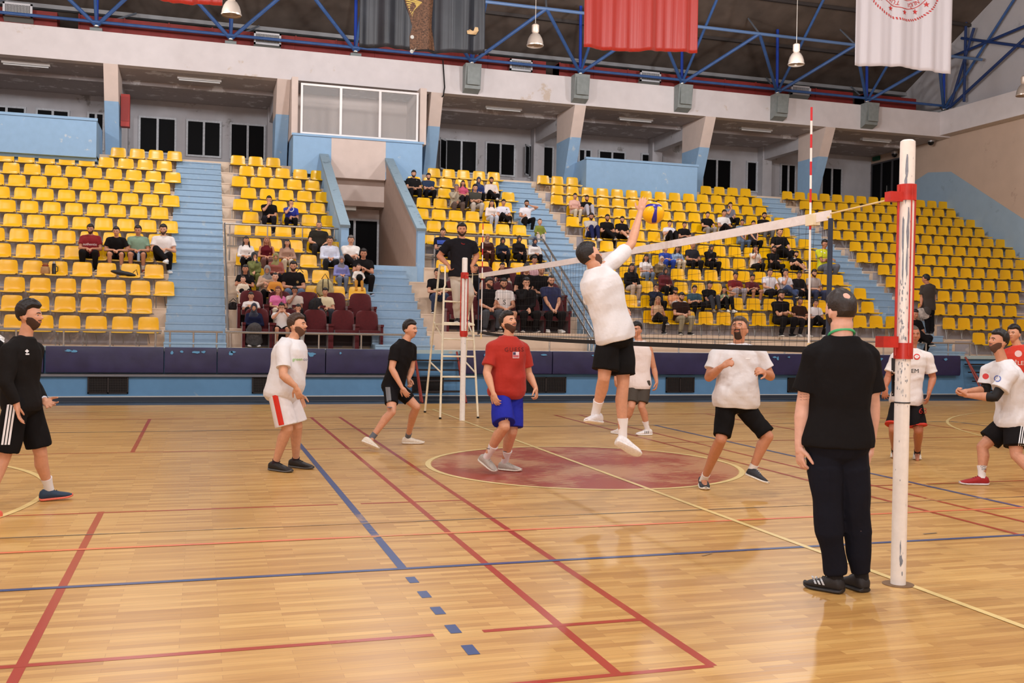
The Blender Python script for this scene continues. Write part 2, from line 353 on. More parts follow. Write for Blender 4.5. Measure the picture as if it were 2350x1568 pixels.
def person(J, root, st, fine=True):
    """J: joints; st: style dictionary"""
    k = J['s']; vb = .0058 if fine else .0115; vc = .0078 if fine else .0135
    skin = mat(st.get('skin', (205, 150, 118)), .48, noise=.06, nscale=30, spec=.35)
    mb = MB(); torso(mb, J, -.004)
    up = nrm(J['nb']-J['pel'])
    hf = hframe(J)/J['s']
    nt = J['hc']-hf[2]*.07*k-hf[1]*.012*k
    limb(mb, [J['nb']-up*.06*k, J['nb']+(nt-J['nb'])*.5, nt], [.062*k*J.get('ng', 1), .054*k*J.get('ng', 1), .054*k*J.get('ng', 1)])
    headpart(mb, J, 72 if fine else 28, 56 if fine else 22)
    H = hframe(J)
    for sg in (-1, 1):   # ears
        c = J['hc']+np.array([sg*.077, -.008, -.008])@H
        mb.ell(c, np.array([sg*.008, -.008, 0])@H, np.array([0, .016, .004])@H, np.array([0, -.004, .032])@H, 10, 6)
    ag = J.get('ag', 1.0)
    for sd in 'LR':
        sh, el, wr, hp, kn, an = (J[q+sd] for q in ('sh', 'el', 'wr', 'hip', 'kn', 'an'))
        limb(mb, [J['nb']+up*.005*k, sh*.5+J['nb']*.5-up*.002*k, sh], [.050*k, .052*k*ag, .062*k*ag])
        limb(mb, [sh, sh*.6+el*.4, el*.85+sh*.15, el], [.060*k*ag, .053*k*ag, .043*k*ag, .041*k*ag])
        limb(mb, [el, el*.7+wr*.3, el*.35+wr*.65, wr], [.041*k*ag, .044*k*ag, .034*k*ag, .026*k])
        pn = J.get('pn'+sd); hd = J.get('hd'+sd)
        if hd is None: hd = nrm(wr-el)
        if pn is None: pn = np.array([0, 1.0, -.3])
        hand(mb, wr, hd, pn, J.get('ts'+sd, 1), k, J.get('cu'+sd, .4), J.get('sp'+sd, .12), fine)
        lg = J.get('lg', 1.0)
        limb(mb, [hp, hp*.6+kn*.4, hp*.15+kn*.85, kn], [.088*k*lg, .080*k*lg, .060*k*lg, .055*k*lg])
        # calf with its bulge at the back
        kd = nrm(an-kn); fwd = nrm((J['to'+sd]-J['an'+sd])-kd*((J['to'+sd]-J['an'+sd])@kd))
        limb(mb, [kn, kn*.7+an*.3-fwd*.014*k, kn*.35+an*.65-fwd*.006*k, an], [.053*k*lg, .057*k*lg, .043*k*lg, .035*k])
        t = J['to'+sd]; sv = nrm((an-t)-nrm(kn-an)*0); h_ = J.get('he'+sd); h_ = h_ if h_ is not None else an-np.array([0, 0, .09*k]); u_ = nrm(an-h_); limb(mb, [an, h_*.62+t*.38+u_*.034*k], [.033*k, .022*k])
    body = rem('body', mb, vb, 3 if fine else 2, skin, root)
    # hair
    hk = st.get('hair', 'short'); hm = mat(st.get('hc', (32, 24, 20)), .5, bump=.2, bscale=90, noise=.2, nscale=40)
    nu, nv = (120, 90) if fine else (44, 34)
    if hk in ('short', 'buzz', 'receding', 'long', 'bun', 'balding'):
        o = hair_off({'bun': 'long', 'balding': 'receding'}.get(hk, hk), {'buzz': .005, 'short': .017, 'receding': .009, 'balding': .010}.get(hk, .013)+st.get('hth', 0))
        if hk == 'balding':
            o0 = hair_off('short', .011); d0 = nrm(np.array([0.06, -.60, .78]))
            def o(D):
                w_ = np.exp(-((D-d0)**2).sum(-1)/.085); return o0(D)*(1-w_)-.009*w_
        hb = MB(); headpart(hb, J, nu, nv, o)
        if hk == 'long':
            hx = hb.build('hair', [hm], root)
            lb = MB(); L = st.get('hl', .30)
            for sg in (-1, 1):
                p0 = J['hc']+np.array([sg*.062, -.03, .03])@H; p1 = J['hc']+np.array([sg*.082, -.03, -.10])@H
                p2 = p1+np.array([0, 0, -1.0])*L*.5*k+np.array([sg*.015, .05, 0])@H; p3 = p1-np.array([0, 0, L*k])+np.array([sg*.005, .085, 0])@H
                lb.tube([p0, p1, p2, p3], [.03*k, .038*k, .036*k, .016*k], 10, round_ends=True)
            p0 = J['hc']+np.array([0, -.07, .04])@H; p1 = J['hc']+np.array([0, -.09, -.12])@H
            lb.tube([p0, p1, p1-np.array([0, 0, L*.8*k])], [.06*k, .07*k, .04*k], 12, round_ends=True)
            rem('hair_lengths', lb, vc, 2, hm, root, folds(.006, int(J['pel'][0]*97) % 1000))
        else:
            if hk == 'bun': hb.ell(J['hc']+np.array([0, -.10, .06])@H, H[0]*.04, H[1]*.04, H[2]*.04)
            hb.build('hair', [hm], root)
    if hk == 'cap':
        cm = mat(st.get('capc', (25, 24, 26)), .7)
        hb = MB(); headpart(hb, J, nu, nv, lambda D: np.where(D[..., 2] > .28-.1*(D[..., 1] < 0), .017, -.02)); o = hb.build('cap', [cm], root)
        q = J['hc']+np.array([0, .115, .045])@H
        MB().ell(q, H[0]*.062, H[1]*.06, H[2]*.006).build('cap_brim', [cm], o)
    if hk == 'hijab':
        cm = mat(st.get('hj', (40, 40, 44)), .8, sheen=.3)
        lb = MB()
        def of(D):
            s, f, u = D[..., 0], D[..., 1], D[..., 2]
            face = (f > .15)*((s/.60)**2+((u+.12)/.62)**2 < 1)
            return np.where(face, -.03, .016)
        headpart(lb, J, nu, nv, of)
        hb = lb.build('headscarf', [cm], root)
        nb2 = J['nb']; fw = hf[1]
        l2 = MB(); sh2 = (J['shL']-J['shR'])
        a = [nrm(sh2), np.array([0, 0, 1.0])]; fx = np.cross(a[0], a[1])
        rr = []
        for z, wx, dy, cy in ((-.16, .150, .12, .02), (-.10, .165, .125, .02), (-.04, .14, .11, .01), (.02, .088, .082, .006), (.07, .074, .078, .006), (.105, .066, .07, .01)):
            c = nb2+a[1]*z*k+fx*cy*k
            rr.append([c+a[0]*wx*k*math.cos(q)+fx*dy*k*math.sin(q) for q in np.linspace(0, 2*PI, 20, endpoint=False)])
        l2.loft(rr); rem('scarf_drape', l2, vc, 3, cm, hb, folds(.008, int(J['pel'][0]*53) % 997))
    # face
    em = mat((28, 20, 16), .5)
    if fine:
        wh = mat((196, 186, 178), .3); ir = mat((52, 34, 24), .15)
        for sg in (-1, 1):
            d = nrm(np.array([sg*.335, 1.0, .045])); c0 = headfn(d[None])[0]; c = J['hc']+(c0-np.array([0, .0065, 0]))@H
            e = MB().ell(c, H[0]*.0135, H[1]*.011, H[2]*.0095, 16, 12).build('eye', [wh], root)
            MB().ell(c+np.array([0, .0085, .0005])@H, H[0]*.0074, H[1]*.0038, H[2]*.0074, 14, 8).build('iris', [ir], e)
            bl = MB(); q = []
            for t in np.linspace(0, 1, 6):
                d = nrm(np.array([sg*(.14+.42*t), 1.0, .225+.06*math.sin(t*2.6)])); q.append(J['hc']+(headfn(d[None])[0]+d*.001)@H)
            bl.tube(q, [.0035*k, .005*k, .005*k, .0045*k, .004*k, .002*k], 6, round_ends=True); bl.build('eyebrow', [hm if hk not in ('cap', 'hijab') else em], root)
        ml = MB(); q = [J['hc']+(headfn(nrm(np.array([x, 1.0, -.565]))[None])[0]+np.array([0, .001, 0]))@H for x in np.linspace(-.26, .26, 7)]
        ml.tube(q, [.0015*k, .004*k, .0052*k, .0055*k, .0052*k, .004*k, .0015*k], 8, round_ends=True); ml.build('mouth', [mat((160, 92, 82), .4)], root)
    else:
        fm = MB()
        for sg in (-1, 1):
            d = nrm(np.array([sg*.335, 1.0, .04])); fm.ell(J['hc']+headfn(d[None])[0]@H, H[0]*.012, H[1]*.008, H[2]*.006, 8, 6)
            q = [J['hc']+(headfn(nrm(np.array([sg*x, 1.0, .24]))[None])[0]+np.array([0, .001, 0]))@H for x in (.16, .36, .55)]
            fm.tube(q, .0045*k, 5)
        fm.build('eyes', [em], root)
        q = [J['hc']+(headfn(nrm(np.array([x, 1.0, -.57]))[None])[0]+np.array([0, .001, 0]))@H for x in (-.2, 0, .2)]
        MB().tube(q, .005*k, 6).build('mouth', [mat((150, 84, 76), .5)], root)
    if st.get('beard'):
        bcol = st.get('bc', st.get('hc', (32, 24, 20)) if fine else (66, 46, 38)); bb = MB(); headpart(bb, J, nu, nv, beard_off(st['beard']))
        bb.build('beard' if st['beard'] != 'moustache' else 'moustache', [mat(bcol, .7, bump=.3, bscale=200, alpha=.78)], root)
        if st['beard'] == 'full' and fine:
            b2 = MB(); headpart(b2, J, nu, nv, beard_off('moustache')); b2.build('moustache', [mat(st.get('bc', st.get('hc', (32, 24, 20))), .7)], root)
    if st.get('glasses'):
        gb = MB()
        for sg in (-1, 1):
            c = J['hc']+np.array([sg*.033, .098, .006])@H
            gb.tube([c+H[0]*.023*math.cos(t)+H[2]*.017*math.sin(t) for t in np.linspace(0, 2*PI, 13)], .0022*k, 5)
            gb.tube([c+H[0]*.023*sg, J['hc']+np.array([sg*.078, 0, .01])@H], .002*k, 5)
        gb.tube([J['hc']+np.array([-.011, .1, .008])@H, J['hc']+np.array([.011, .1, .008])@H], .002*k, 5)
        gb.build('eyeglasses', [mat((30, 28, 28), .3)], root)
    # clothes
    out = {'body': body}
    sd0 = int(abs(J['pel'][0]*131+J['pel'][1]*17)) % 9973
    if st.get('shirt'):
        cm = mat(st['shirt'], st.get('srough', .85), sheen=.0 if sum(st['shirt']) < 150 else .1, bump=.55, bscale=9, spec=.12 if sum(st['shirt']) < 150 else .3)
        mb = MB(); torso(mb, J, .016 if fine else .018, st.get('hem', -.13), 1.03, flare=st.get('flare', .012))
        sl = st.get('sleeve', 'short')
        for sd in 'LR':
            sh, el, wr = J['sh'+sd], J['el'+sd], J['wr'+sd]
            if sl == 'none':
                limb(mb, [J['nb']-up*.06*k, sh*.8+J['nb']*.2-up*.02*k], [.062*k, .055*k]); continue
            limb(mb, [J['nb']-up*.010*k, sh*.5+J['nb']*.5-up*.008*k, sh], [.060*k, .066*k*ag, .075*k*ag])
            if sl == 'short':
                fr = st.get('sf', .62); flat(mb, [sh-nrm(el-sh)*.01, sh*(1-fr*.5)+el*fr*.5, sh*(1-fr)+el*fr], [.074*k*ag, .070*k*ag, .070*k*ag+st.get('sfl', .004)])
            else:
                q = wr*.96+el*.04 if sl == 'long' else el*.45+wr*.55
                limb(mb, [sh, el], [.074*k*ag, .056*k*ag]); limb(mb, [el, el*.5+wr*.5], [.056*k*ag, .050*k*ag]); flat(mb, [el*.6+wr*.4, q], [.052*k*ag, .040*k*ag])
        out['shirt'] = rem(st.get('sname', 'shirt'), mb, vc, 3 if fine else 2, cm, root, folds(st.get('fold', .0075), sd0))
    if st.get('pants'):
        cm = mat(st['pants'], .85, bump=.5, bscale=9, spec=.12 if sum(st['pants']) < 150 else .3)
        mb = MB(); torso(mb, J, .010, -.24, .10)
        for sd in 'LR':
            hp, kn, an = J['hip'+sd], J['kn'+sd], J['an'+sd]; lg = J.get('lg', 1)
            limb(mb, [hp, hp*.7+kn*.3], [.102*k*lg, .098*k*lg])
            if st.get('legs', 'long') == 'long':
                sl = st.get('slim', 1.0)
                limb(mb, [hp*.7+kn*.3, kn], [.098*k*lg*sl, .078*k*lg*sl]); bk = nrm((J['he'+sd] if J.get('he'+sd) is not None else an)-an); limb(mb, [kn, kn*.65+an*.35], [.078*k*lg*sl, .076*k*lg*sl]); flat(mb, [kn*.7+an*.3, an*.5+kn*.5, an*.96+kn*.04], [.077*k*lg*sl, .066*k*lg*sl, .056*k*sl])
            else:
                fr = st.get('lf', .82); e = st.get('lfl', .022)
                flat(mb, [hp*.9+kn*.1, hp*(1-fr*.6)+kn*fr*.6, hp*(1-fr)+kn*fr], [.100*k*lg, (.086+e*.6)*k*lg, (.070+e)*k*lg+.006], 22)
        out['pants'] = rem('trousers' if st.get('legs', 'long') == 'long' else 'shorts', mb, vc, 3 if fine else 2, cm, root, folds(.007 if fine else .004, sd0+5))
    if st.get('skirt'):
        mb = MB(); torso(mb, J, .012, -.2, .10)
        kc = (J['knL']+J['knR'])/2; ac = (J['anL']+J['anR'])/2; hc = (J['hipL']+J['hipR'])/2
        mb.tube([hc, kc+np.array([0, 0, -.02])], [.19*k, .19*k], 20, round_ends=True); mb.tube([kc, ac+np.array([0, 0, .03])], [.17*k, .23*k], 20)
        out['skirt'] = rem('skirt', mb, vc, 3, mat(st['skirt'], .9, noise=.3, nscale=30), root, folds(.012, sd0+5))
    if st.get('sock'):
        cm = mat(st['sock'], .9)
        for sd in 'LR':
            kn, an = J['kn'+sd], J['an'+sd]; h = st.get('sockh', .35); lg = J.get('lg', 1)
            mb = MB(); q = an*(1-h)+kn*h
            fwd = nrm(J['to'+sd]-an)
            mb.tube([q, an*(1-h*.5)+kn*h*.5, an, an+(an-kn)*.06], [(.038+.03*h)*k*lg, (.040)*k, .040*k, .040*k], 18)
            o = mb.build('sock', [cm], root); out['sock'+sd] = o
    sm = [mat(c, .6, noise=.1, nscale=60) for c in st.get('shoe', ((30, 30, 32), (225, 222, 215)))]
    for sd in 'LR':
        out['shoe'+sd] = shoe(J, sd, sm, 'shoe', root)
    return out
# ================================================================== the hall
BEIGE = (224, 201, 178); BLUE = (146, 180, 212); GREYW = (196, 194, 198); WHITEW = (212, 205, 205)
# paints with wear
def worn(rgb, rgb2, sc=3.0, th=.56, rough=.75, bump=.3, rgb3=None):
    m = bpy.data.materials.new('worn paint'); m.use_nodes = True; nt = m.node_tree; b = nt.nodes['Principled BSDF']
    tc = nt.nodes.new('ShaderNodeTexCoord'); n = nt.nodes.new('ShaderNodeTexNoise'); n.inputs['Scale'].default_value = sc; n.inputs['Detail'].default_value = 9; n.inputs['Roughness'].default_value = .65
    nt.links.new(tc.outputs['Object'], n.inputs['Vector'])
    r = nt.nodes.new('ShaderNodeMapRange'); r.inputs[1].default_value = th; r.inputs[2].default_value = th+.05; nt.links.new(n.outputs['Fac'], r.inputs[0])
    mx = nt.nodes.new('ShaderNodeMix'); mx.data_type = 'RGBA'; nt.links.new(r.outputs[0], mx.inputs[0])
    n2 = nt.nodes.new('ShaderNodeTexNoise'); n2.inputs['Scale'].default_value = sc*2.7; n2.inputs['Detail'].default_value = 5; nt.links.new(tc.outputs['Object'], n2.inputs['Vector'])
    m2 = nt.nodes.new('ShaderNodeMix'); m2.data_type = 'RGBA'; nt.links.new(n2.outputs['Fac'], m2.inputs[0])
    m2.inputs[6].default_value = tuple(x*.90 for x in lin(rgb))+(1,); m2.inputs[7].default_value = tuple(min(1, x*1.08) for x in lin(rgb))+(1,)
    nt.links.new(m2.outputs[2], mx.inputs[6]); mx.inputs[7].default_value = lin(rgb2)+(1,)
    nt.links.new(mx.outputs[2], b.inputs['Base Color']); b.inputs['Roughness'].default_value = rough; b.inputs['Specular IOR Level'].default_value = .25
    bp = nt.nodes.new('ShaderNodeBump'); bp.inputs['Strength'].default_value = bump; bp.inputs['Distance'].default_value = .01; nt.links.new(n2.outputs['Fac'], bp.inputs['Height']); nt.links.new(bp.outputs['Normal'], b.inputs['Normal'])
    return m
M_beige = worn(BEIGE, (150, 122, 98), 2.2, .66); M_blue = worn(BLUE, (196, 205, 210), 2.4, .62); M_stepblue = worn((152, 178, 200), (172, 186, 196), 5, .60)
M_white = worn(WHITEW, (196, 180, 166), 1.1, .63); M_grey = worn(GREYW, (150, 147, 146), 1.6, .62); M_soffit = worn((172, 164, 164), (214, 212, 214), 1.7, .56)
M_cream = worn((214, 196, 186), (190, 172, 160), 1.5, .66); M_frontblue = worn((104, 150, 190), (150, 170, 184), 2.0, .68)
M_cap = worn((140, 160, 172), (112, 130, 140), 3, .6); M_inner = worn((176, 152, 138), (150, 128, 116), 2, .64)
M_alu = mat((205, 205, 208), .35, .6); M_steel = mat((190, 188, 184), .25, .9); M_dark = mat((22, 20, 20), .9); M_glassdark = mat((16, 16, 18), .45, spec=.05)
M_pvc = mat((196, 200, 206), .4, noise=.15, nscale=20); M_bluepipe = mat((54, 86, 138), .4, noise=.12, nscale=6); M_greypipe = mat((120, 128, 140), .45)
# ---- floor
def floor_mat():
    m = bpy.data.materials.new('parquet'); m.use_nodes = True; nt = m.node_tree; b = nt.nodes['Principled BSDF']; N = nt.nodes.new; Lk = nt.links.new
    tc = N('ShaderNodeTexCoord'); mp = N('ShaderNodeMapping'); Lk(tc.outputs['Object'], mp.inputs['Vector'])
    br = N('ShaderNodeTexBrick'); br.inputs['Scale'].default_value = 1; br.inputs['Brick Width'].default_value = .52; br.inputs['Row Height'].default_value = .055
    br.inputs['Mortar Size'].default_value = .0010; br.inputs['Mortar Smooth'].default_value = .3; br.offset = .37; br.inputs['Bias'].default_value = .0
    br.inputs['Color1'].default_value = (0, 0, 0, 1); br.inputs['Color2'].default_value = (1, 1, 1, 1); br.inputs['Mortar'].default_value = (.35, .35, .35, 1)
    Lk(mp.outputs[0], br.inputs['Vector'])
    cr = N('ShaderNodeValToRGB'); Lk(br.outputs['Color'], cr.inputs[0]); e = cr.color_ramp.elements
    e[0].color = lin((186, 138, 78))+(1,); e[1].color = lin((216, 172, 104))+(1,); x = cr.color_ramp.elements.new(.5); x.color = lin((203, 156, 90))+(1,)
    mg = N('ShaderNodeMapping'); mg.inputs['Scale'].default_value = (1.2, 22, 1); Lk(tc.outputs['Object'], mg.inputs['Vector'])
    n = N('ShaderNodeTexNoise'); n.inputs['Scale'].default_value = 2.2; n.inputs['Detail'].default_value = 7; Lk(mg.outputs[0], n.inputs['Vector'])
    mx = N('ShaderNodeMix'); mx.data_type = 'RGBA'; mx.blend_type = 'MULTIPLY'; mx.inputs[0].default_value = .38
    g = N('ShaderNodeValToRGB'); Lk(n.outputs['Fac'], g.inputs[0]); g.color_ramp.elements[0].position = .3; g.color_ramp.elements[0].color = (.62, .55, .5, 1); g.color_ramp.elements[1].position = .62; g.color_ramp.elements[1].color = (1.05, 1.05, 1.03, 1)
    Lk(cr.outputs[0], mx.inputs[6]); Lk(g.outputs[0], mx.inputs[7])
    nb = N('ShaderNodeTexNoise'); nb.inputs['Scale'].default_value = .35; nb.inputs['Detail'].default_value = 4; Lk(tc.outputs['Object'], nb.inputs['Vector'])
    m3 = N('ShaderNodeMix'); m3.data_type = 'RGBA'; m3.blend_type = 'MULTIPLY'; m3.inputs[0].default_value = .6
    g2 = N('ShaderNodeValToRGB'); Lk(nb.outputs['Fac'], g2.inputs[0]); g2.color_ramp.elements[0].position = .35; g2.color_ramp.elements[0].color = (.84, .80, .76, 1); g2.color_ramp.elements[1].position = .6
    Lk(mx.outputs[2], m3.inputs[6]); Lk(g2.outputs[0], m3.inputs[7])
    mm = N('ShaderNodeMix'); mm.data_type = 'RGBA'; mm.inputs[7].default_value = lin((138, 92, 52))+(1,); fm = N('ShaderNodeMath'); fm.operation = 'MULTIPLY'; fm.inputs[1].default_value = .55
    Lk(br.outputs['Fac'], fm.inputs[0]); Lk(fm.outputs[0], mm.inputs[0]); Lk(m3.outputs[2], mm.inputs[6])
    Lk(mm.outputs[2], b.inputs['Base Color'])
    rr = N('ShaderNodeMapRange'); rr.inputs[3].default_value = .26; rr.inputs[4].default_value = .42; Lk(n.outputs['Fac'], rr.inputs[0]); Lk(rr.outputs[0], b.inputs['Roughness'])
    b.inputs['Specular IOR Level'].default_value = .42
    bp = N('ShaderNodeBump'); bp.inputs['Strength'].default_value = .12; bp.inputs['Distance'].default_value = .002; Lk(n.outputs['Fac'], bp.inputs['Height']); Lk(bp.outputs['Normal'], b.inputs['Normal'])
    return m
def paint(rgb, wear=.0, ws=6, rgb2=(206, 160, 106)):
    m = bpy.data.materials.new('court paint'); m.use_nodes = True; nt = m.node_tree; b = nt.nodes['Principled BSDF']; N = nt.nodes.new; Lk = nt.links.new
    b.inputs['Roughness'].default_value = .28; tc = N('ShaderNodeTexCoord'); mp = N('ShaderNodeMapping'); mp.inputs['Scale'].default_value = (1, 5, 1); Lk(tc.outputs['Object'], mp.inputs['Vector'])
    n = N('ShaderNodeTexNoise'); n.inputs['Scale'].default_value = ws; n.inputs['Detail'].default_value = 8; n.inputs['Roughness'].default_value = .7; Lk(mp.outputs[0], n.inputs['Vector'])
    n2 = N('ShaderNodeTexNoise'); n2.inputs['Scale'].default_value = .9; n2.inputs['Detail'].default_value = 2; Lk(tc.outputs['Object'], n2.inputs['Vector'])
    ad = N('ShaderNodeMath'); ad.operation = 'ADD'; Lk(n.outputs['Fac'], ad.inputs[0]); Lk(n2.outputs['Fac'], ad.inputs[1])
    r = N('ShaderNodeMapRange'); r.inputs[1].default_value = 1.22-wear; r.inputs[2].default_value = 1.30-wear; r.inputs[4].default_value = .75; Lk(ad.outputs[0], r.inputs[0])
    mx = N('ShaderNodeMix'); mx.data_type = 'RGBA'; Lk(r.outputs[0], mx.inputs[0]); mx.inputs[6].default_value = lin(rgb)+(1,); mx.inputs[7].default_value = lin(rgb2)+(1,); Lk(mx.outputs[2], b.inputs['Base Color'])
    return m
fb = MB(); fm = [floor_mat(), paint((166, 58, 40), .03), paint((58, 78, 124), .04), paint((236, 208, 140), .06), paint((156, 50, 34), .24, 5, (196, 146, 104)), paint((232, 122, 84), .14), paint((112, 104, 96), .22)]
fb.box(-16, 21.7, -15, 9.38, -.12, 0, 0)
zc = [0.0006]
def line(x0, y0, x1, y1, wd, mi):
    z = zc[0]; zc[0] += .00006
    d = nrm((x1-x0, y1-y0)); nx, ny = -d[1]*wd/2, d[0]*wd/2
    fb.add([(x0+nx, y0+ny, z), (x1+nx, y1+ny, z), (x1-nx, y1-ny, z), (x0-nx, y0-ny, z)], [(0, 1, 2, 3)], mi)
V, F = disc(1.76, 96); fb.add([(a, b, .0003) for a, b in V], F, 4)
def arc(cx, cy, r, a0, a1, wd, mi, n=64):
    z = zc[0]; zc[0] += .00006; v = []
    for t in np.linspace(a0, a1, n+1): v += [(cx+(r-wd/2)*math.cos(t), cy+(r-wd/2)*math.sin(t), z), (cx+(r+wd/2)*math.cos(t), cy+(r+wd/2)*math.sin(t), z)]
    fb.add(v, [(2*i, 2*i+1, 2*i+3, 2*i+2) for i in range(n)], mi)
for sg in (-1, 1):   # badminton courts either side of the centre line
    for x in (1.96, 2.44, 8.05): line(sg*x, -6.7, sg*x, 6.5, .05, 1)
    line(sg*5.03, 2.0, sg*5.03, 6.45, .05, 1); line(sg*5.03, -2.0, sg*5.03, -6.7, .05, 1)
    for y in (-6.70, 2.0, 6.45): line(sg*1.96, y, sg*8.05, y, .04, 1)
    line(sg*3.1, -2.05, sg*8.05, -2.05, .04, 1); line(sg*1.96, -2.05, sg*2.9, -2.05, .04, 1)
    line(sg*1.96, -5.92, sg*2.86, -5.92, .045, 1); line(sg*3.12, -5.92, sg*8.05, -5.92, .045, 1)
    line(sg*3, -4.5, sg*3, 4.45, .06, 2)
    for k in range(5): line(sg*3, -4.72-.35*k, sg*3, -4.87-.35*k, .06, 2)
    line(sg*9, -4.5, sg*9, 4.45, .05, 2)
line(-15, -4.5, 20, -4.5, .05, 2); line(-9, 4.45, 9, 4.45, .04, 6); line(-15, -3.46, 20, -3.46, .045, 5); line(-15, -2.95, 20, -2.95, .02, 6)
line(0, -12, 0, 7.9, .05, 3); line(-14, 7.95, 19, 7.95, .05, 3)
arc(0, 0, 1.80, 0, 2*PI, .06, 3, 96)
arc(-9.0, -1.0, 3.4, -1.3, 1.3, .06, 3); arc(9.2, 0, 1.8, 1.2, 5.1, .05, 3); arc(14, 0, 6.75, 1.9, 4.4, .05, 3); line(5.5, 5.5, 19, .5, .05, 3)
for (x, y, a, l) in ((-1.1, -7.35, .25, .10), (-.35, -6.95, -.2, .05), (1.2, -4.3, .1, .14), (-.9, -4.6, .5, .12)): line(x, y, x+l*math.cos(a), y+l*math.sin(a), .018, 6)
struct(fb.build('floor', fm, smooth=False, fix=False), 'glossy wooden parquet sports floor with red, blue and yellow court lines', 'floor')
mb = MB(); mb.box(-16, 21.7, 9.38, 10.4, -.12, -.005); struct(mb.build('floor_margin', [mat((62, 72, 86), .5, noise=.2, nscale=3)], smooth=False), 'dark grey strip of floor along the blue wall', 'floor')
# ---- front wall, ledge
mb = MB(); mb.box(-16, 21.7, 10.4, 10.55, 0, 1.0, 0); mb.box(-16, 21.7, 10.385, 10.4, 0, .085, 1); mb.box(-16, 21.7, 10.38, 10.4, .085, .105, 2)
struct(mb.build('wall_front', [M_frontblue, mat((48, 56, 68), .6), mat((205, 205, 200), .6)], smooth=False), 'low blue wall under the stands', 'wall')
mb = MB(); mb.box(-16, .08, 10.3, 10.62, 1.0, 1.08); mb.box(1.13, 21.7, 10.3, 10.62, 1.0, 1.08); mb.box(.08, 1.13, 10.42, 10.62, .9, 1.08)
struct(mb.build('trim_1', [worn((178, 196, 196), (208, 190, 170), 4, .6)], smooth=False), 'pale worn concrete ledge above the blue pads', 'trim')
# ---- tiers
TY = lambda i: 10.55+.7*i
TZ = lambda i: 1.08+.4*i
def tiers(mb, x0, x1, i0=0, i1=12, mi=0, mr=1):
    for i in range(i0, i1+1):
        mb.box(x0, x1, TY(i)+(0 if i else .06), TY(i+1)+.02, max(0, TZ(i)-.9), TZ(i)-.03, mi); mb.box(x0, x1, TY(i)-.014+(0 if i else .06), TY(i+1)+.02, TZ(i)-.032, TZ(i), mi)
    return mb
mb = MB()
for x0, x1 in ((-16, -4.96), (-3.75, -.95), (1.12, 4.46), (5.66, 13.62), (14.62, 21.7)):
    tiers(mb, x0, x1)
    for i in range(0, 12):
        if i < 1 and x0 in (1.12, 5.66): continue
        mb.box(x0+.34, x1-.34, TY(i+1)-.006, TY(i+1)+.01, TZ(i)+.02, TZ(i+1)-.02, 1)
tiers(mb, -.95, -.68, 0, 4); tiers(mb, .6, 1.12, 0, 4); mb.box(-.95, 1.12, 14.2, 21, 2.1, 3.08)
struct(mb.build('trim_2', [M_beige, worn((168, 164, 170), (196, 186, 180), 3, .58)], smooth=False), 'tall concrete seating tiers in worn beige paint', 'stand')
def stair(mb, x0, x1, n):
    for j in range(n):
        y0 = TY(0)+.06+.35*j if j else 10.5
        z = TZ(0)+.2*j+.1
        mb.box(x0, x1, y0, TY(0)+.35*(j+1)+.08, max(0, z-.8), z-.03); mb.box(x0-.005, x1+.005, y0-.022, TY(0)+.35*(j+1)+.08, z-.032, z)
for n, (x0, x1, k) in enumerate(((-4.96, -3.75, 26), (4.46, 5.66, 26), (13.62, 14.62, 26), (-.68, .6, 10))):
    mb = MB(); stair(mb, x0, x1, k); 
    if n == 3: mb.box(-.68, .95, 14.1, 14.3, 2.5, 3.10)
    struct(mb.build('trim_%d' % (3+n), [M_stepblue], smooth=False), ('blue painted steps left of the four men', 'blue painted steps right of the umpire', 'blue painted steps at the far right', 'blue painted steps below the doorway')[n], 'stairs')
# deck behind the top row
mb = MB(); mb.box(-16, -.95, TY(13), 24.2, 5.9, 6.28); mb.box(1.12, 21.7, TY(13), 24.2, 5.9, 6.28); struct(mb.build('floor_gallery', [M_beige], smooth=False), 'gallery floor behind the seats', 'floor')
# ---- vomitory
for sgn, x0, x1 in ((0, -.95, -.80), (1, .97, 1.12)):
    mb = MB(); poly = [(14.15, 3.08), (14.15, 4.02), (19.0, 6.56), (21, 6.56), (21, 3.08)]
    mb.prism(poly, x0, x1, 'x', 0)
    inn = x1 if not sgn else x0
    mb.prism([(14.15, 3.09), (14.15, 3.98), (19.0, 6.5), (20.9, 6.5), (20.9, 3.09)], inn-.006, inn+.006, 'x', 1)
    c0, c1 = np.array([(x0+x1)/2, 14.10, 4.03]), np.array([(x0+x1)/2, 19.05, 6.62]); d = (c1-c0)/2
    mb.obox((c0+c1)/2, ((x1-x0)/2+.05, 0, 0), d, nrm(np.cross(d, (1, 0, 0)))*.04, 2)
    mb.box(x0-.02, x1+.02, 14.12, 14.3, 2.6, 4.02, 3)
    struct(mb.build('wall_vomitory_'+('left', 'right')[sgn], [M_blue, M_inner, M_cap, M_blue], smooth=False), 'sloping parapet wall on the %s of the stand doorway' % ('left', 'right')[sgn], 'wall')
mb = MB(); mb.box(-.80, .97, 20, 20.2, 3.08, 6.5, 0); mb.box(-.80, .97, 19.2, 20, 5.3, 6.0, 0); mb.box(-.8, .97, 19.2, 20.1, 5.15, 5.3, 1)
struct(mb.build('wall_vomitory_back', [M_cream, M_inner], smooth=False), 'cream wall over the stand doorway', 'wall')
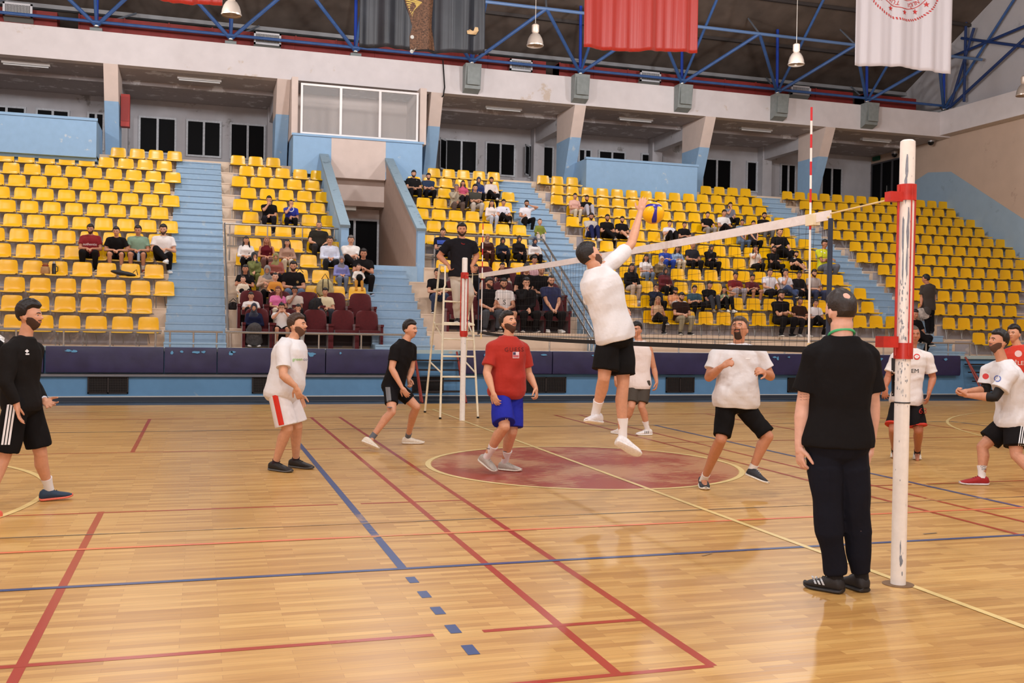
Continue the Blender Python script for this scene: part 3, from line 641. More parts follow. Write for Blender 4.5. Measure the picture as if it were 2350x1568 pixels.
def window(n, x0, x1, y, z0, z1, kind='double', label=None, leaf=False, panes=2, m=None, facing='y', glass=None, name='window_%d'):
    m = m or M_pvc; t = .06
    g = glass or M_glassdark
    fr = MB(); gl = MB()
    B = (lambda mb, a, b, c, d, e, f: mb.box(a, b, c, d, e, f)) if facing == 'y' else (lambda mb, a, b, c, d, e, f: mb.box(c, d, a, b, e, f))
    B(fr, x0, x1, y-.06, y, z0, z0+t); B(fr, x0, x1, y-.06, y, z1-t, z1); B(fr, x0, x0+t, y-.06, y, z0+t, z1-t); B(fr, x1-t, x1, y-.06, y, z0+t, z1-t)
    for k in range(1, panes): xm = x0+(x1-x0)*k/panes; B(fr, xm-.035, xm+.035, y-.07, y, z0+t, z1-t)
    B(gl, x0+t, x1-t, y-.03, y-.015, z0+t, z1-t)
    o = fr.build(name % n, [m], smooth=False); gl.build('pane', [g], o, smooth=False)
    if leaf:
        lf = MB(); xh = x0+(x1-x0)/2 if leaf > 0 else x0+.05; ang = .9; ca, sa = math.cos(ang), math.sin(ang); L = (x1-x0)/2-.05
        def P(u, dz): return (xh+leaf*u*ca, y-.08-u*sa, dz)
        for a, b, c, d in ((0, L, z0+t, z0+t+.06), (0, L, z1-t-.06, z1-t), (0, .06, z0+t, z1-t), (L-.06, L, z0+t, z1-t)):
            p = [P(a, c), P(b, c), P(b, d), P(a, d)]; q = [(x, yy+.04, z) for x, yy, z in p]
            lf.add(p+q, [(0, 1, 2, 3), (7, 6, 5, 4), (0, 4, 5, 1), (1, 5, 6, 2), (2, 6, 7, 3), (3, 7, 4, 0)])
        lo = lf.build('open_sash', [m], o, smooth=False)
        lf = MB(); p = [P(.05, z0+t+.05), P(L-.05, z0+t+.05), P(L-.05, z1-t-.05), P(.05, z1-t-.05)]; lf.add(p, [(0, 1, 2, 3)]); lf.build('pane', [g], lo, smooth=False, fix=False)
    return struct(o, label, 'window')
o = window(1, -.55, .95, 19.98, 3.1, 4.85, panes=2, name='door_%d', label='white framed glass doors at the back of the stand doorway')
MB().box(-.1, -.07, 19.88, 19.92, 3.8, 4.1).build('door_handle', [M_steel], o)
mb = MB(); mb.box(-.55, .15, 19.3, 19.6, 5.03, 5.15); tag(mb.build('ceiling_lamp', [mat((200, 196, 186), .5)], smooth=False), 'white boxed fluorescent lamp above the stand doorway', 'lamp')
# ---- gallery: beam, soffit, fins, back wall
mb = MB(); mb.box(-16, 21.7, 19.5, 19.85, 8.8, 9.68, 0); mb.box(20.0, 21.7, -15, 19.6, 8.95, 9.8, 0) if False else None
struct(mb.build('trim_7', [M_white], smooth=False), 'long white concrete beam over the gallery', 'beam')
mb = MB(); mb.box(21.25, 21.7, -15, 19.6, 8.85, 9.7); struct(mb.build('trim_8', [M_white], smooth=False), 'white concrete beam along the right wall', 'beam')
mb = MB(); mb.box(-16, 21.7, 19.85, 24.2, 8.8, 9.0); mb.box(-16, 21.7, 21.35, 21.5, 8.68, 8.8)
struct(mb.build('ceiling_gallery', [M_soffit], smooth=False), 'stained grey plaster ceiling of the gallery', 'ceiling')
FX = (-11.4, -6.75, -2.0, 2.62, 7.33, 12.0, 16.67)
for n, x in enumerate(FX):
    mb = MB(); zb = 7.84
    y = lambda z: 19.5+(8.8-z)/2.6*1.1
    mb.prism([(y(8.8), 8.8), (y(zb), zb), (21.2, zb), (21.2, 8.8)], x-.19, x+.19, 'x', 0)
    mb.prism([(y(zb), zb), (y(5.6), 5.6), (21.2, 5.6), (21.2, zb)], x-.19, x+.19, 'x', 1)
    mb.box(x-.15, x+.15, 21.2, 24, 8.3, 8.8, 2); mb.box(x-.2, x+.2, 23.6, 24, 6.28, 8.8, 2)
    struct(mb.build('wall_fin', [M_cream, M_blue, M_grey], smooth=False), 'slanted concrete pillar, %s from the left in the gallery' % ('cut off', 'first', 'second', 'third', 'fourth', 'fifth', 'sixth')[n], 'pillar')
mb = MB(); mb.box(-16, 21.7, 24, 24.2, 6.28, 8.8); struct(mb.build('wall_back', [M_grey], smooth=False), 'grey plaster wall of the gallery', 'wall')
mb = MB(); mb.box(-16, 21.7, 23.2, 23.4, 9.0, 11.4); struct(mb.build('wall_upper', [M_dark], smooth=False), 'dark wall above the gallery', 'wall')  # near-black colour paints in the shade of the unlit space under the roof
WPX = [(-30, 60, 0), (82, 160, 0), (200, 240, 0), (318, 405, 0), (427, 508, 0), (527, 609, 0), (1021, 1095, -1), (1113, 1182, 0), (1211, 1270, -1), (1326, 1357, 0), (1372, 1435, 0), (1470, 1522, 0), (1610, 1678, 0), (1712, 1759, 0), (1790, 1826, 0), (1884, 1932, 0)]
wins = [(float(at(a, 300+(a/2350)*95, y=24)[0]), float(at(b_, 300+(b_/2350)*95, y=24)[0]), l) for a, b_, l in WPX]
wl = ['cut off by the left edge', 'over the left balcony', 'beside the leftmost pillar', 'leftmost of the three behind the left seats', 'middle of the three behind the left seats', 'rightmost of the three behind the left seats',
      'with an open sash, right of the glass booth', 'second right of the glass booth', 'with an open sash beside the fourth pillar', 'above the right balcony, left end', 'above the right balcony, middle', 'above the right balcony, right end', 'right of the right balcony', 'second right of the right balcony', 'before the sixth pillar', 'right of the sixth pillar']
for n, (x0, x1, lf) in enumerate(wins): window(n+1, x0, x1, 23.995, 7.06, 8.27, leaf=lf, label='dark white-framed window '+wl[n])
# ---- balconies and booth
mb = MB(); mb.box(-16, -7.02, 18.7, 18.85, 6.03, 7.06, 0); mb.box(-7.17, -7.02, 18.85, 20.5, 6.03, 7.06, 0); mb.box(-16, -7.02, 18.85, 20.6, 5.95, 6.1, 0); mb.box(-16, -6.99, 18.66, 18.72, 7.02, 7.09, 0); mb.box(-16, -7.1, 19.0, 19.2, 5.2, 6.03, 0)
struct(mb.build('wall_balcony_left', [M_blue], smooth=False), 'pale blue balcony box at the left over the seats', 'balcony')
mb = MB(); mb.box(7.45, 11.38, 19.2, 19.35, 5.75, 7.06, 0); mb.box(7.45, 7.6, 19.35, 21, 5.75, 7.06, 0); mb.box(11.2, 11.38, 19.35, 21, 5.75, 7.06, 0); mb.box(7.42, 11.42, 19.16, 19.3, 7.03, 7.1, 0); mb.box(7.5, 11.3, 19.3, 20.4, 5.2, 5.8, 0)
struct(mb.build('wall_balcony_right', [M_blue], smooth=False), 'pale blue balcony box right of centre over the seats', 'balcony')
mb = MB(); mb.box(-1.76, -.66, 18.9, 19.05, 5.98, 7.10, 0); mb.box(-.66, .94, 18.895, 19.05, 5.92, 7.10, 1); mb.box(.94, 2.05, 18.9, 19.05, 5.95, 7.10, 0)
mb.box(-1.76, -1.62, 19.05, 21, 5.2, 7.1, 0); mb.box(1.92, 2.05, 19.05, 21, 5.2, 7.1, 0); mb.box(-1.8, 2.09, 18.86, 18.95, 7.07, 7.13, 0); mb.box(-1.7, 2.0, 19.05, 21, 6.0, 6.2, 1)
mb.box(-1.7, -.95, 19.2, 19.3, 5.0, 6.0, 0); mb.box(1.12, 2.0, 19.2, 19.3, 5.0, 6.0, 0)
mb.box(-1.8, -1.62, 19.1, 21.2, 7.1, 8.8, 1); mb.box(2.0, 2.2, 19.1, 21.2, 7.1, 8.8, 1); mb.box(-1.7, 2.1, 21.2, 21.3, 6.2, 8.8, 2)
struct(mb.build('wall_booth', [M_blue, M_cream, M_cream], smooth=False), 'blue and cream parapet of the glass announcer booth', 'booth')
glass = mat((205, 205, 205), .5, alpha=.22, spec=.02)
window(20, -1.55, 1.93, 19.06, 7.14, 8.62, panes=3, m=mat((236, 232, 230), .4), glass=glass, label='large three-pane window of the announcer booth')
# ---- right wall with its blue zone, door, upper walls, roof
mb = MB(); mb.box(21.7, 21.9, -15, 24.2, 0, 9.75, 0); mb.box(21.7, 21.9, -15, 24.2, 9.75, 20, 2)
mb.prism([(10.3, 0), (10.3, 2.1), (19.4, 7.55), (20.6, 7.7), (22.2, 7.2), (22.2, 0)], 21.69, 21.70, 'x', 1)
struct(mb.build('wall_right', [worn((196, 172, 154), (176, 152, 136), .8, .6), worn((150, 172, 190), (140, 160, 176), 1.2, .6), worn((178, 174, 176), (160, 156, 158), .6, .6)], smooth=False), 'tan side wall with a sloping blue painted zone', 'wall')
mb = MB(); mb.box(-16.2, -16, -15, 23.2, 0, 17); struct(mb.build('wall_left', [M_cream], smooth=False), 'side wall', 'wall')
mb = MB(); mb.box(-16, 21.7, -15.2, -15, 0, 17); struct(mb.build('wall_behind', [M_cream], smooth=False), 'wall behind the camera', 'wall')
o = window(2, 21.95, 23.9, 21.69, 6.28, 8.5, panes=3, facing='x', name='door_%d', m=mat((70, 70, 74), .4), label='dark glass double door in the right wall of the gallery')
MB().box(21.6, 21.63, 22.85, 22.88, 7.0, 7.5).build('door_handle', [M_steel], o)
mb = MB(); sl = .50
def rz(y): return 10.95+(22.07-y)*sl
mb.add([(-16, 23.4, rz(23.4)), (21.7, 23.4, rz(23.4)), (21.7, 8, rz(8)), (-16, 8, rz(8)), (-16, -15.2, rz(8)), (21.7, -15.2, rz(8))], [(0, 1, 2, 3), (3, 2, 5, 4)])
mb.box(-16, 21.7, 21.9, 22.1, rz(22)-.14, rz(22)-.02, 1)
for y in (20.4, 18.6, 16.8): mb.box(-16, 21.7, y-.05, y+.05, rz(y)-.12, rz(y)-.02, 2)
roofm = mat((92, 80, 72), .7, noise=.25, nscale=1.5)
struct(mb.build('ceiling', [roofm, mat((150, 150, 152), .5), mat((60, 54, 52), .6)], smooth=False, fix=False), 'dark corrugated roof underside', 'ceiling')
# ---- space frame
NX = [-7.14+3.62*k for k in range(-2, 9)]; NY, NZ = 19.62, 9.85; UY = 17.8; UZ = float(at(1680, 70, y=UY)[2])
for n, x in enumerate(NX):
    if x < -13 or x > 23: continue
    x = min(x, 21.5)
    t = thing('roof_truss', 'blue tube truss rising from the white beam %s' % ['off the left edge', 'far left off frame', 'behind the leftmost lamp pair, first from left', 'under the hanging red flag corner', 'left of the dark banner', 'under the right corner of the dark banner', 'under the large red flag', 'right of the large red flag', 'below the second pendant lamp from the right', 'below the white emblem flag', 'in the right corner'][n], 'truss', (x, NY, NZ), 'blue roof trusses')
    p = np.array([x, NY, NZ])
    for nm, q, r, mm in (('diagonal_tube', (x-1.81, UY, UZ), .055, M_bluepipe), ('diagonal_tube', (x+1.81, UY, UZ), .055, M_bluepipe), ('upright_tube', (x, NY+.05, rz(NY)-.15), .05, mat((30, 66, 170), .4)), ('rear_tube', (x+.9, 21.8, rz(21.8)-.15), .03, M_greypipe), ('front_tube', (x+.1, UY-2.6, rz(UY-2.6)-.3), .045, M_bluepipe)):
        MB().tube([p, np.array(q)], r, 8).build(nm, [mm], t)
    MB().ell(p, (.09, 0, 0), (0, .09, 0), (0, 0, .09), 12, 8).build('node', [M_steel], t)
    MB().tube([(x-1.81, UY, UZ), (x-1.3, UY+1.6, rz(UY+1.6)-.1)], .03, 6).build('roof_strut', [M_greypipe], t)
    MB().box(x-.16, x+.16, NY-.14, NY+.14, 9.68, 9.76).build('base_plate', [mat((120, 128, 128), .5)], t, smooth=False)
mb = MB(); mb.tube([(-16, NY-.12, 9.93), (21.5, NY-.12, 9.93)], .045, 8); tag(mb.build('blue_rail_tube', [M_bluepipe]), 'long thin blue tube running along the top of the white beam', 'pipe')
mb = MB(); mb.tube([(-16, UY, UZ), (21.5, UY, UZ)], .05, 8); tag(mb.build('blue_rail_tube', [mat((90, 118, 160), .45)]), 'long blue-grey truss tube under the dark roof behind the flags', 'pipe')
t = thing('roof_truss', 'dark blue bracing tubes crossing the upper right wall', 'truss', (21.5, 19, 10))
for a, b in (((21.5, 19.3, 9.85), (21.5, 12, 13.2)), ((21.5, 19.3, 9.85), (21.5, 18.2, 12.4)), ((21.5, 22, 11.1), (21.5, 14, 16.3)), ((21.5, 20.6, 11.6), (21.5, 12, 12.0)), ((21.5, 18.8, 12.2), (21.5, 12.5, 9.9)), ((21.5, 18.6, 9.9), (21.5, 18.6, 13.3))):
    MB().tube([a, b], .05, 8).build('bracing_tube', [mat((36, 56, 104), .45)], t)
# steel shoes hanging on the beam
for n, x in enumerate((3.66, 7.24, 10.88, 14.5, 18.12)):
    mb = MB(); mb.prism([(19.50, 9.7), (19.12, 9.7), (19.22, 8.95), (19.50, 8.85)], x-.25, x+.25, 'x'); mb.box(x-.2, x+.2, 19.1, 19.14, 9.05, 9.6)
    tag(mb.build('steel_bracket', [mat((128, 134, 132), .5, noise=.1)], smooth=False), 'grey steel truss bracket on the white beam, %s from the left' % ('first', 'second', 'third', 'fourth', 'fifth')[n], 'bracket', 'grey truss brackets')
# maroon air duct with louvre boxes
mar = mat((124, 36, 32), .6, noise=.15, nscale=3)
for n, (x0, x1) in enumerate(((-14, -8.2), (-7.65, 6.3), (6.75, 17.9), (18.4, 20.6))):
    mb = MB(); mb.box(x0, x1, 20.0, 20.6, 9.72, 10.22); 
    for k in range(int((x1-x0)/1.2)): mb.box(x0+1.2*k, x0+1.2*k+.04, 19.98, 20.62, 9.7, 10.24)
    tag(mb.build('air_duct', [mar], smooth=False), 'maroon air duct along the gallery roof, %s section' % ('leftmost', 'long left', 'long right', 'short rightmost')[n], 'duct', 'maroon air ducts')
for n, (px0, px1, py0, py1) in enumerate(((6, 74, 3, 40), (583, 645, 72, 106), (1171, 1222, 134, 165), (1470, 1517, 162, 190), (1817, 1861, 195, 220))):
    a = at(px0, py0, y=19.75); b = at(px1, py1, y=19.75); x0, x1, z0, z1 = a[0], b[0], b[2], a[2]
    t = thing('air_vent_box', 'white framed louvre box on the maroon duct, %s from the left' % ('first', 'second', 'third', 'fourth', 'fifth')[n], 'vent', ((x0+x1)/2, 19.8, z0), 'louvre boxes on the duct')
    mb = MB(); mb.box(x0, x1, 19.75, 19.82, z0, z0+.05); mb.box(x0, x1, 19.75, 19.82, z1-.05, z1); mb.box(x0, x0+.05, 19.75, 19.82, z0, z1); mb.box(x1-.05, x1, 19.75, 19.82, z0, z1); mb.build('frame', [M_alu], t, smooth=False)
    mb = MB(); mb.box(x0+.04, x1-.04, 19.81, 20.1, z0+.03, z1-.03); mb.build('box', [mat((110, 108, 104), .6)], t, smooth=False)
    mb = MB()
    for k in range(18): xx = x0+.06+(x1-x0-.12)*k/17; mb.box(xx-.006, xx+.006, 19.77, 19.82, z0+.05, z1-.05)
    mb.build('louvres', [M_alu], t, smooth=False)
    mb = MB(); mb.prism([(19.82, z0), (20.1, z0), (20.1, z0-.18)], x0, x1, 'x'); mb.build('hood', [mat((120, 118, 112), .6)], t, smooth=False)
# pendant lamps
for n, (px, py, D) in enumerate(((531, 36, 24.0), (1228, 106, 28), (1827, 149, 29), (2350, 220, 31))):
    P = pt(px, py, D); r = .235
    t = thing('pendant_lamp', ['round metal pendant lamp at the top left beside the red flag corner', 'round metal pendant lamp between the dark banner and the red flag', 'round metal pendant lamp between the red flag and the white flag', 'round metal pendant lamp cut off by the right edge'][n], 'lamp', P, 'metal bell pendant lamps')
    prof = [(r, 0), (r*1.02, .03), (r*.97, .04), (r*.93, .12), (r*.8, .22), (r*.58, .31), (r*.34, .36), (r*.3, .37)]
    mb = MB(); mb.loft([[P+np.array([q*math.cos(a), q*math.sin(a), z]) for a in np.linspace(0, 2*PI, 32, endpoint=False)] for q, z in prof], cap=False)
    mb.loft([[P+np.array([q*.97*math.cos(a), q*.97*math.sin(a), z]) for a in np.linspace(0, 2*PI, 32, endpoint=False)] for q, z in prof], cap=False)
    mb.build('shade', [mat((206, 190, 176), .3, .5)], t, fix=False)
    MB().tube([P+(0, 0, .36), P+(0, 0, .40), P+(0, 0, .58), P+(0, 0, .62)], [.075, .10, .10, .05], 16).build('ballast_housing', [mat((200, 180, 164), .4, .3)], t)
    MB().tube([P+(0, 0, .12), P+(0, 0, .28)], [.05, .03], 12, round_ends=True).build('bulb', [mat((235, 225, 205), .2)], t)
    MB().tube([P+(0, 0, .6), P+(0, 0, 4.0)], .008, 5).build('cable', [mat((190, 180, 170), .5)], t)
# fluorescent battens under the soffit
for n, (px, py) in enumerate(((60, 148), (458, 184), (1155, 250), (1458, 275), (1735, 298), (2010, 322))):
    P = at(px, py, z=8.74); 
    mb = MB(); mb.box(P[0]-.62, P[0]+.62, P[1]-.08, P[1]+.08, 8.72, 8.80); o = tag(mb.build('fluorescent_lamp', [mat((176, 170, 166), .4)], smooth=False), 'long fluorescent batten on the gallery ceiling, %s from the left' % ('first', 'second', 'third', 'fourth', 'fifth', 'sixth')[n], 'lamp', 'gallery battens')
    MB().tube([(P[0]-.58, P[1]-.02, 8.70), (P[0]+.58, P[1]-.02, 8.70)], .018, 8).build('tube', [mat((214, 214, 214), .2)], o)
# small items on the walls
P = at(290, 262, y=20.9); mb = MB(); mb.box(P[0]-.12, P[0]+.12, 20.4, 20.7, P[2]-.45, P[2]+.48); o = tag(mb.build('fire_hose_cabinet', [mat((170, 44, 34), .5)], smooth=False), 'red fire hose cabinet on the leftmost slanted pillar', 'cabinet')
MB().box(P[0]-.1, P[0]+.1, 20.385, 20.4, P[2]-.3, P[2]+.4).build('door', [mat((150, 36, 28), .5)], o, smooth=False)
P = at(2010, 363, x=21.66); mb = MB(); mb.box(21.60, 21.68, 23.4, 23.8, 8.60, 8.76); t = tag(mb.build('exit_sign', [mat((24, 84, 62), .5)], smooth=False), 'small green exit sign above the dark glass door', 'sign')
for n, (x, y, z) in enumerate(((21.45, 20.2, 8.75), (21.5, 22.3, 8.65))):
    t = thing('dome_camera', ('black dome security camera in the corner under the beam', 'black dome security camera above the gallery door')[n], 'camera', (x, y, z), 'dome security cameras')
    MB().tube([(x, y, z+.1), (x, y, z)], .12, 16).build('mount', [M_alu], t); MB().ell((x, y, z-.02), (.11, 0, 0), (0, .11, 0), (0, 0, .11), 16, 10).build('dome', [mat((14, 14, 16), .08)], t)
mb = MB(); q = [at(1016, y, y=19.46)+np.array([dx, 0, 0]) for y, dx in ((135, 0), (165, .03), (200, .06), (219, .02))]; q.append(at(1013, 224, y=19.6)); mb.tube(q, .02, 6); tag(mb.build('cable', [M_dark]), 'black cable hanging over the white beam right of the booth', 'cable')
# ---- pads on the ledge
navy = mat((46, 44, 84), .42, noise=.1, nscale=4, bump=.5, bscale=2.2, rgb2=(40, 38, 74))
peel = mat((96, 160, 204), .6)
PX = [(-16, -12.2), (-12.15, -7.13), (-7.09, -4.95), (-4.93, -3.94), (-3.92, -1.78), (-1.76, .09), (1.13, 3.21), (3.23, 5.5), (5.52, 7.9), (7.92, 10.2), (10.22, 12.2), (12.22, 14.23)]
for n, (x0, x1) in enumerate(PX):
    t = thing('wall_pad', 'navy vinyl wall pad on the ledge, %s' % ['off the left edge', 'behind the man in the black jacket', 'under the left yellow seats', 'short one under the left steps', 'left of the man in white shorts', 'behind the man in black with the moustache', 'behind the man in the red shirt', 'behind the jumping man', 'behind the man in the sleeveless top', 'behind the man with the goatee', 'left of the man in black trousers', 'rightmost, ending at the red stair'][n], 'pad', ((x0+x1)/2, 10.25, .57), 'navy wall pads')
    mb = MB(); r = .03; NXn = 24; rings = []
    rr = np.random.RandomState(n)
    for i in range(NXn+1):
        u = i/NXn; x = x0+(x1-x0)*u; sag = .012*math.sin(PI*u); ed = 1 if 0 < i < NXn else .75
        yy = 10.2-.012*ed; pr = [(10.33, 1.06), (yy+.05, 1.085), (yy+.012, 1.07), (yy-.008+.006*math.sin(u*9+n), .95-sag), (yy+.004*math.sin(u*13), .80-sag), (yy-.008, .68), (yy+.01, .585), (yy+.05, .57), (10.33, .575)]
        rings.append([(x, a, b) for a, b in pr])
    mb.loft(rings); c = mb.build('cushion', [navy], t)
    if n not in (0, 1):
        pb = MB()
        for k in range(rr.randint(2, 5)):
            cx = x0+(x1-x0)*rr.uniform(.08, .95); m_ = rr.randint(6, 9); sx, sz = rr.uniform(.03, .12), rr.uniform(.02, .07)
            m_ += 4; v = [(cx+sx*rr.uniform(.45, 1)*math.cos(a), 10.158, 1.03-sz+sz*rr.uniform(.45, 1)*math.sin(a)) for a in np.linspace(0, 2*PI, m_, endpoint=False)]+[(cx, 10.158, 1.03-sz)]
            pb.add(v, [(i_, (i_+1) % m_, m_) for i_ in range(m_)])
        pb.build('peeled_patch', [peel], t, fix=False, smooth=False)
mb = MB(); mb.tube([(-16, 10.33, .52), (.05, 10.33, .52)], .035, 10); tag(mb.build('wall_pipe', [mat((140, 142, 150), .5)]), 'grey pipe under the pads on the left half of the blue wall', 'pipe')
for n, (px0, px1) in enumerate(((201, 295), (578, 672), (945, 1017), (1205, 1298), (1527, 1592), (1806, 1880))):
    x0 = at(px0, 880, y=10.4)[0]; x1 = at(px1, 880, y=10.4)[0]
    t = thing('floor_vent', 'dark wire-mesh vent low in the blue wall, %s from the left' % ('first', 'second', 'third', 'fourth', 'fifth', 'sixth')[n], 'vent', ((x0+x1)/2, 10.38, .16), 'dark vents in the blue wall')
    MB().box(x0+.02, x1-.02, 10.385, 10.4, .17, .49).build('backing', [M_dark], t, smooth=False)
    mb = MB(); 
    for a, b, c, d in ((x0, x1, .155, .18), (x0, x1, .48, .505), (x0, x0+.025, .155, .505), (x1-.025, x1, .155, .505), ((x0+x1)/2-.015, (x0+x1)/2+.015, .155, .505)): mb.box(a, b, 10.355, 10.385, c, d)
    mb.build('frame', [mat((40, 32, 30), .6)], t, smooth=False)
    mb = MB()
    for k in range(9): z = .20+.033*k; mb.box(x0+.02, x1-.02, 10.37, 10.378, z, z+.006)
    for k in range(24): x = x0+.03+(x1-x0-.06)*k/23; mb.box(x, x+.005, 10.365, 10.372, .18, .48)
    mb.build('mesh', [mat((60, 54, 52), .5)], t, smooth=False)
# ---- steel stairs against the ledge
def steel_stair(x0, x1, label):
    t = thing('steel_stair', label, 'stairs', ((x0+x1)/2, 9.9, 0))
    for x in (x0, x1):
        mb = MB()
        for dy in (0, -.16): mb.tube([(x, 10.28+dy*.3, 1.05+dy*.3), (x, 9.55+dy, .02)], .022, 6)
        mb.build('stringer', [mat((140, 52, 40), .5)], t)
    for k, z in enumerate((.24, .46, .68, .88)):
        y = 9.5+(z/1.05)*.7; MB().box(x0, x1, y, y+.22, z-.03, z).build('tread', [mat((32, 24, 24), .6)], t, smooth=False)
steel_stair(.12, 1.05, 'short steel stair with dark red rails behind the umpire stand')
steel_stair(14.45, 15.5, 'short steel stair with dark red rails right of the last navy pad')
# ---- railings
def rail_thing(label, loc, rails, posts, r=.024, rp=.019):
    t = thing('railing', label, 'railing', loc)
    for q in rails: MB().tube(q, r, 8).build('rail', [M_steel], t)
    for q in posts: MB().tube(q, rp, 8).build('post', [M_steel], t)
    return t
def frontrail(x0, x1, label, step=.93):
    n = max(2, int(round((x1-x0)/step))+1); xs = np.linspace(x0+.12, x1-.12, n)
    rail_thing(label, ((x0+x1)/2, 10.5, 1.08), [[(x0, 10.5, 1.40), (x1, 10.5, 1.40)]], [[(x, 10.5, 1.06), (x, 10.5, 1.39)] for x in xs])
frontrail(-12, -5.0, 'low steel railing on the ledge before the left yellow seats'); frontrail(-4.96, -3.82, 'short steel railing across the foot of the left blue steps', .6); frontrail(-3.78, .02, 'low steel railing on the ledge before the maroon seats, left of the umpire stand')
frontrail(1.2, 5.3, 'low steel railing on the ledge below the seated men right of the umpire stand'); frontrail(5.4, 13.2, 'long low steel railing on the ledge before the right yellow seats'); frontrail(13.3, 14.9, 'short steel railing at the foot of the right blue steps', .7)
yv, zv = 14.75, TZ(5)+.9
rail_thing('steel handrail around the lower left seat block, beside the left blue steps', (-3.72, 12, 1.1),
    [[(-.95, 14.75, 4.02), (-3.72, 14.75, 4.02), (-3.72, 10.5, 1.42)]]+[[(-1.0, 14.75, 4.02-d), (-3.66, 14.75, 4.02-d)] for d in (.28, .55)],
    [[(x, 14.75, 4.0), (x, 14.75, 3.12)] for x in (-3.6, -2.7, -1.85, -1.05)]+[[(-3.72, 10.5, 1.4), (-3.72, 10.5, 1.05)]], .026, .018)
sp = [(4.42, 14.5-.0), ]
x = 4.42
rail_thing('steel handrail around the seat block behind the umpire, running down beside the middle blue steps', (4.4, 12.5, 1.1),
    [[(1.15, 14.6, 3.98), (4.35, 14.6, 3.98), (4.42, 14.5, 3.96), (4.42, 10.7, 1.75)]]+[[(4.36, 14.5, 3.96-d), (4.42, 14.4, 3.9-d), (4.42, 10.7, 1.75-d)] for d in (.25, .5)]+[[(1.15, 14.6, 3.98-d), (2.2, 14.6, 3.98-d)] for d in (.3, .6)],
    [[(xx, 14.6, 3.97), (xx, 14.6, 2.72)] for xx in (1.5, 4.2)]+[[(4.42, y_, 3.96-(14.5-y_)*.582), (4.42, y_, 3.96-(14.5-y_)*.582-.85)] for y_ in (13.8, 13.0, 12.2, 11.4, 10.75)], .026, .018)
# ---- hanging flags
def flag(px0, px1, pyb0, pyb1, Y, m, label, amp=.05, seed=1, h=3.2, side=None, name='flag'):
    a, b = at(px0, pyb0, y=Y), at(px1, pyb1, y=Y); x0, x1 = a[0], b[0]; zb = (a[2]+b[2])/2; z1 = zb+h
    nx, nz = 60, 40; r = np.random.RandomState(seed); ph = r.uniform(0, 6.28, 6); v = []
    for j in range(nz+1):
        for i in range(nx+1):
            u, w_ = i/nx, j/nz
            d = sum(math.sin(u*k*6.28+ph[q]+(1-w_)*sk)*A for q, (k, A, sk) in enumerate(((2, .5, .3), (3.7, .5, -.4), (6.1, .35, .6), (9.3, .2, .2), (13, .1, 0))))*amp*(.55+.45*(1-w_))
            v.append((x0+(x1-x0)*u, Y+d, zb+(z1-zb)*w_+(.03*math.sin(u*5+ph[0])+(b[2]-a[2])*(u-.5))*(1-w_)))
    mb = MB(); mb.add(v, [(j*(nx+1)+i, j*(nx+1)+i+1, (j+1)*(nx+1)+i+1, (j+1)*(nx+1)+i) for j in range(nz) for i in range(nx)])
    t = thing(name, label, 'flag', ((x0+x1)/2, Y, z1)); me = mb.build('cloth', [m], t, fix=False)
    sm = me.modifiers.new('t', 'SOLIDIFY'); sm.thickness = .004
    MB().tube([(x0-.1, Y, z1), (x1+.1, Y, z1)], .025, 8).build('hanging_pole', [M_alu], t)
    return t, me, x0, x1, zb
satin = lambda c: mat(c, .38, sheen=.4, spec=.5)
t1, f1, *_ = flag(1338, 1600, 108, 125, 6.2, satin((176, 36, 20)), 'large red satin flag hanging from the roof right of the dark banner', .06, 3)
t0, f0, *_ = flag(300, 510, -3, 11, 6.2, satin((176, 38, 22)), 'red flag whose bottom edge shows at the top left edge', .05, 5)
t3, f3, wx0, wx1, wzb = flag(1960, 2180, 148, 168, 6.2, mat((206, 200, 204), .42, sheen=.3), 'white flag with a red round emblem of stars and rope ring', .05, 8)
t2, f2, bx0, bx1, bzb = flag(824, 1112, 112, 121, 6.2, mat((44, 48, 56), .36, noise=.3, nscale=2), 'dark grey banner with a gold striped tie and a small hand hanging from the roof', .07, 11, name='banner')
red = mat((196, 48, 44), .5); cxm = (wx0+wx1)/2-.02; cz = float(at(2078, -60, y=6.2)[2]); rO = abs(float(at(2078, 47, y=6.2)[2])-cz)
def fd(shape, m, nm, tg=f3, ox=0, oz=0, off=.01): decal(nm, shape, tg, (ox, 6.0, oz), (1, 0, 0), (0, 0, 1), m, off)
# rope ring of short slanted strokes, stars, inner ring, letters
V = []; F = []
for k in range(96):
    a = 2*PI*k/96; p = [(a-.012, rO-.022), (a+.018, rO-.022), (a+.044, rO+.022), (a+.014, rO+.022)]; F.append(tuple(range(len(V), len(V)+4))); V += [(r*math.cos(q), r*math.sin(q)) for q, r in p]
fd((np.array(V), F), red, 'rope_ring', ox=cxm, oz=cz)
V = []; F = []
for k in range(16):
    a = -PI/2+(k-8)*2*PI/16; s_ = star_poly((rO-.146)*math.cos(a), (rO-.146)*math.sin(a), .062); c_ = len(V); V += s_+[((rO-.146)*math.cos(a), (rO-.146)*math.sin(a))]; F += [(c_+i, c_+(i+1) % 10, c_+10) for i in range(10)]
fd((np.array(V), F), red, 'stars', ox=cxm, oz=cz)
V, F = disc(rO-.215, 90, r0=rO-.228); fd((V, F), red, 'inner_ring', ox=cxm, oz=cz)
V, F = disc(rO-.385, 90, r0=rO-.395); fd((V, F), red, 'inner_ring', ox=cxm, oz=cz)
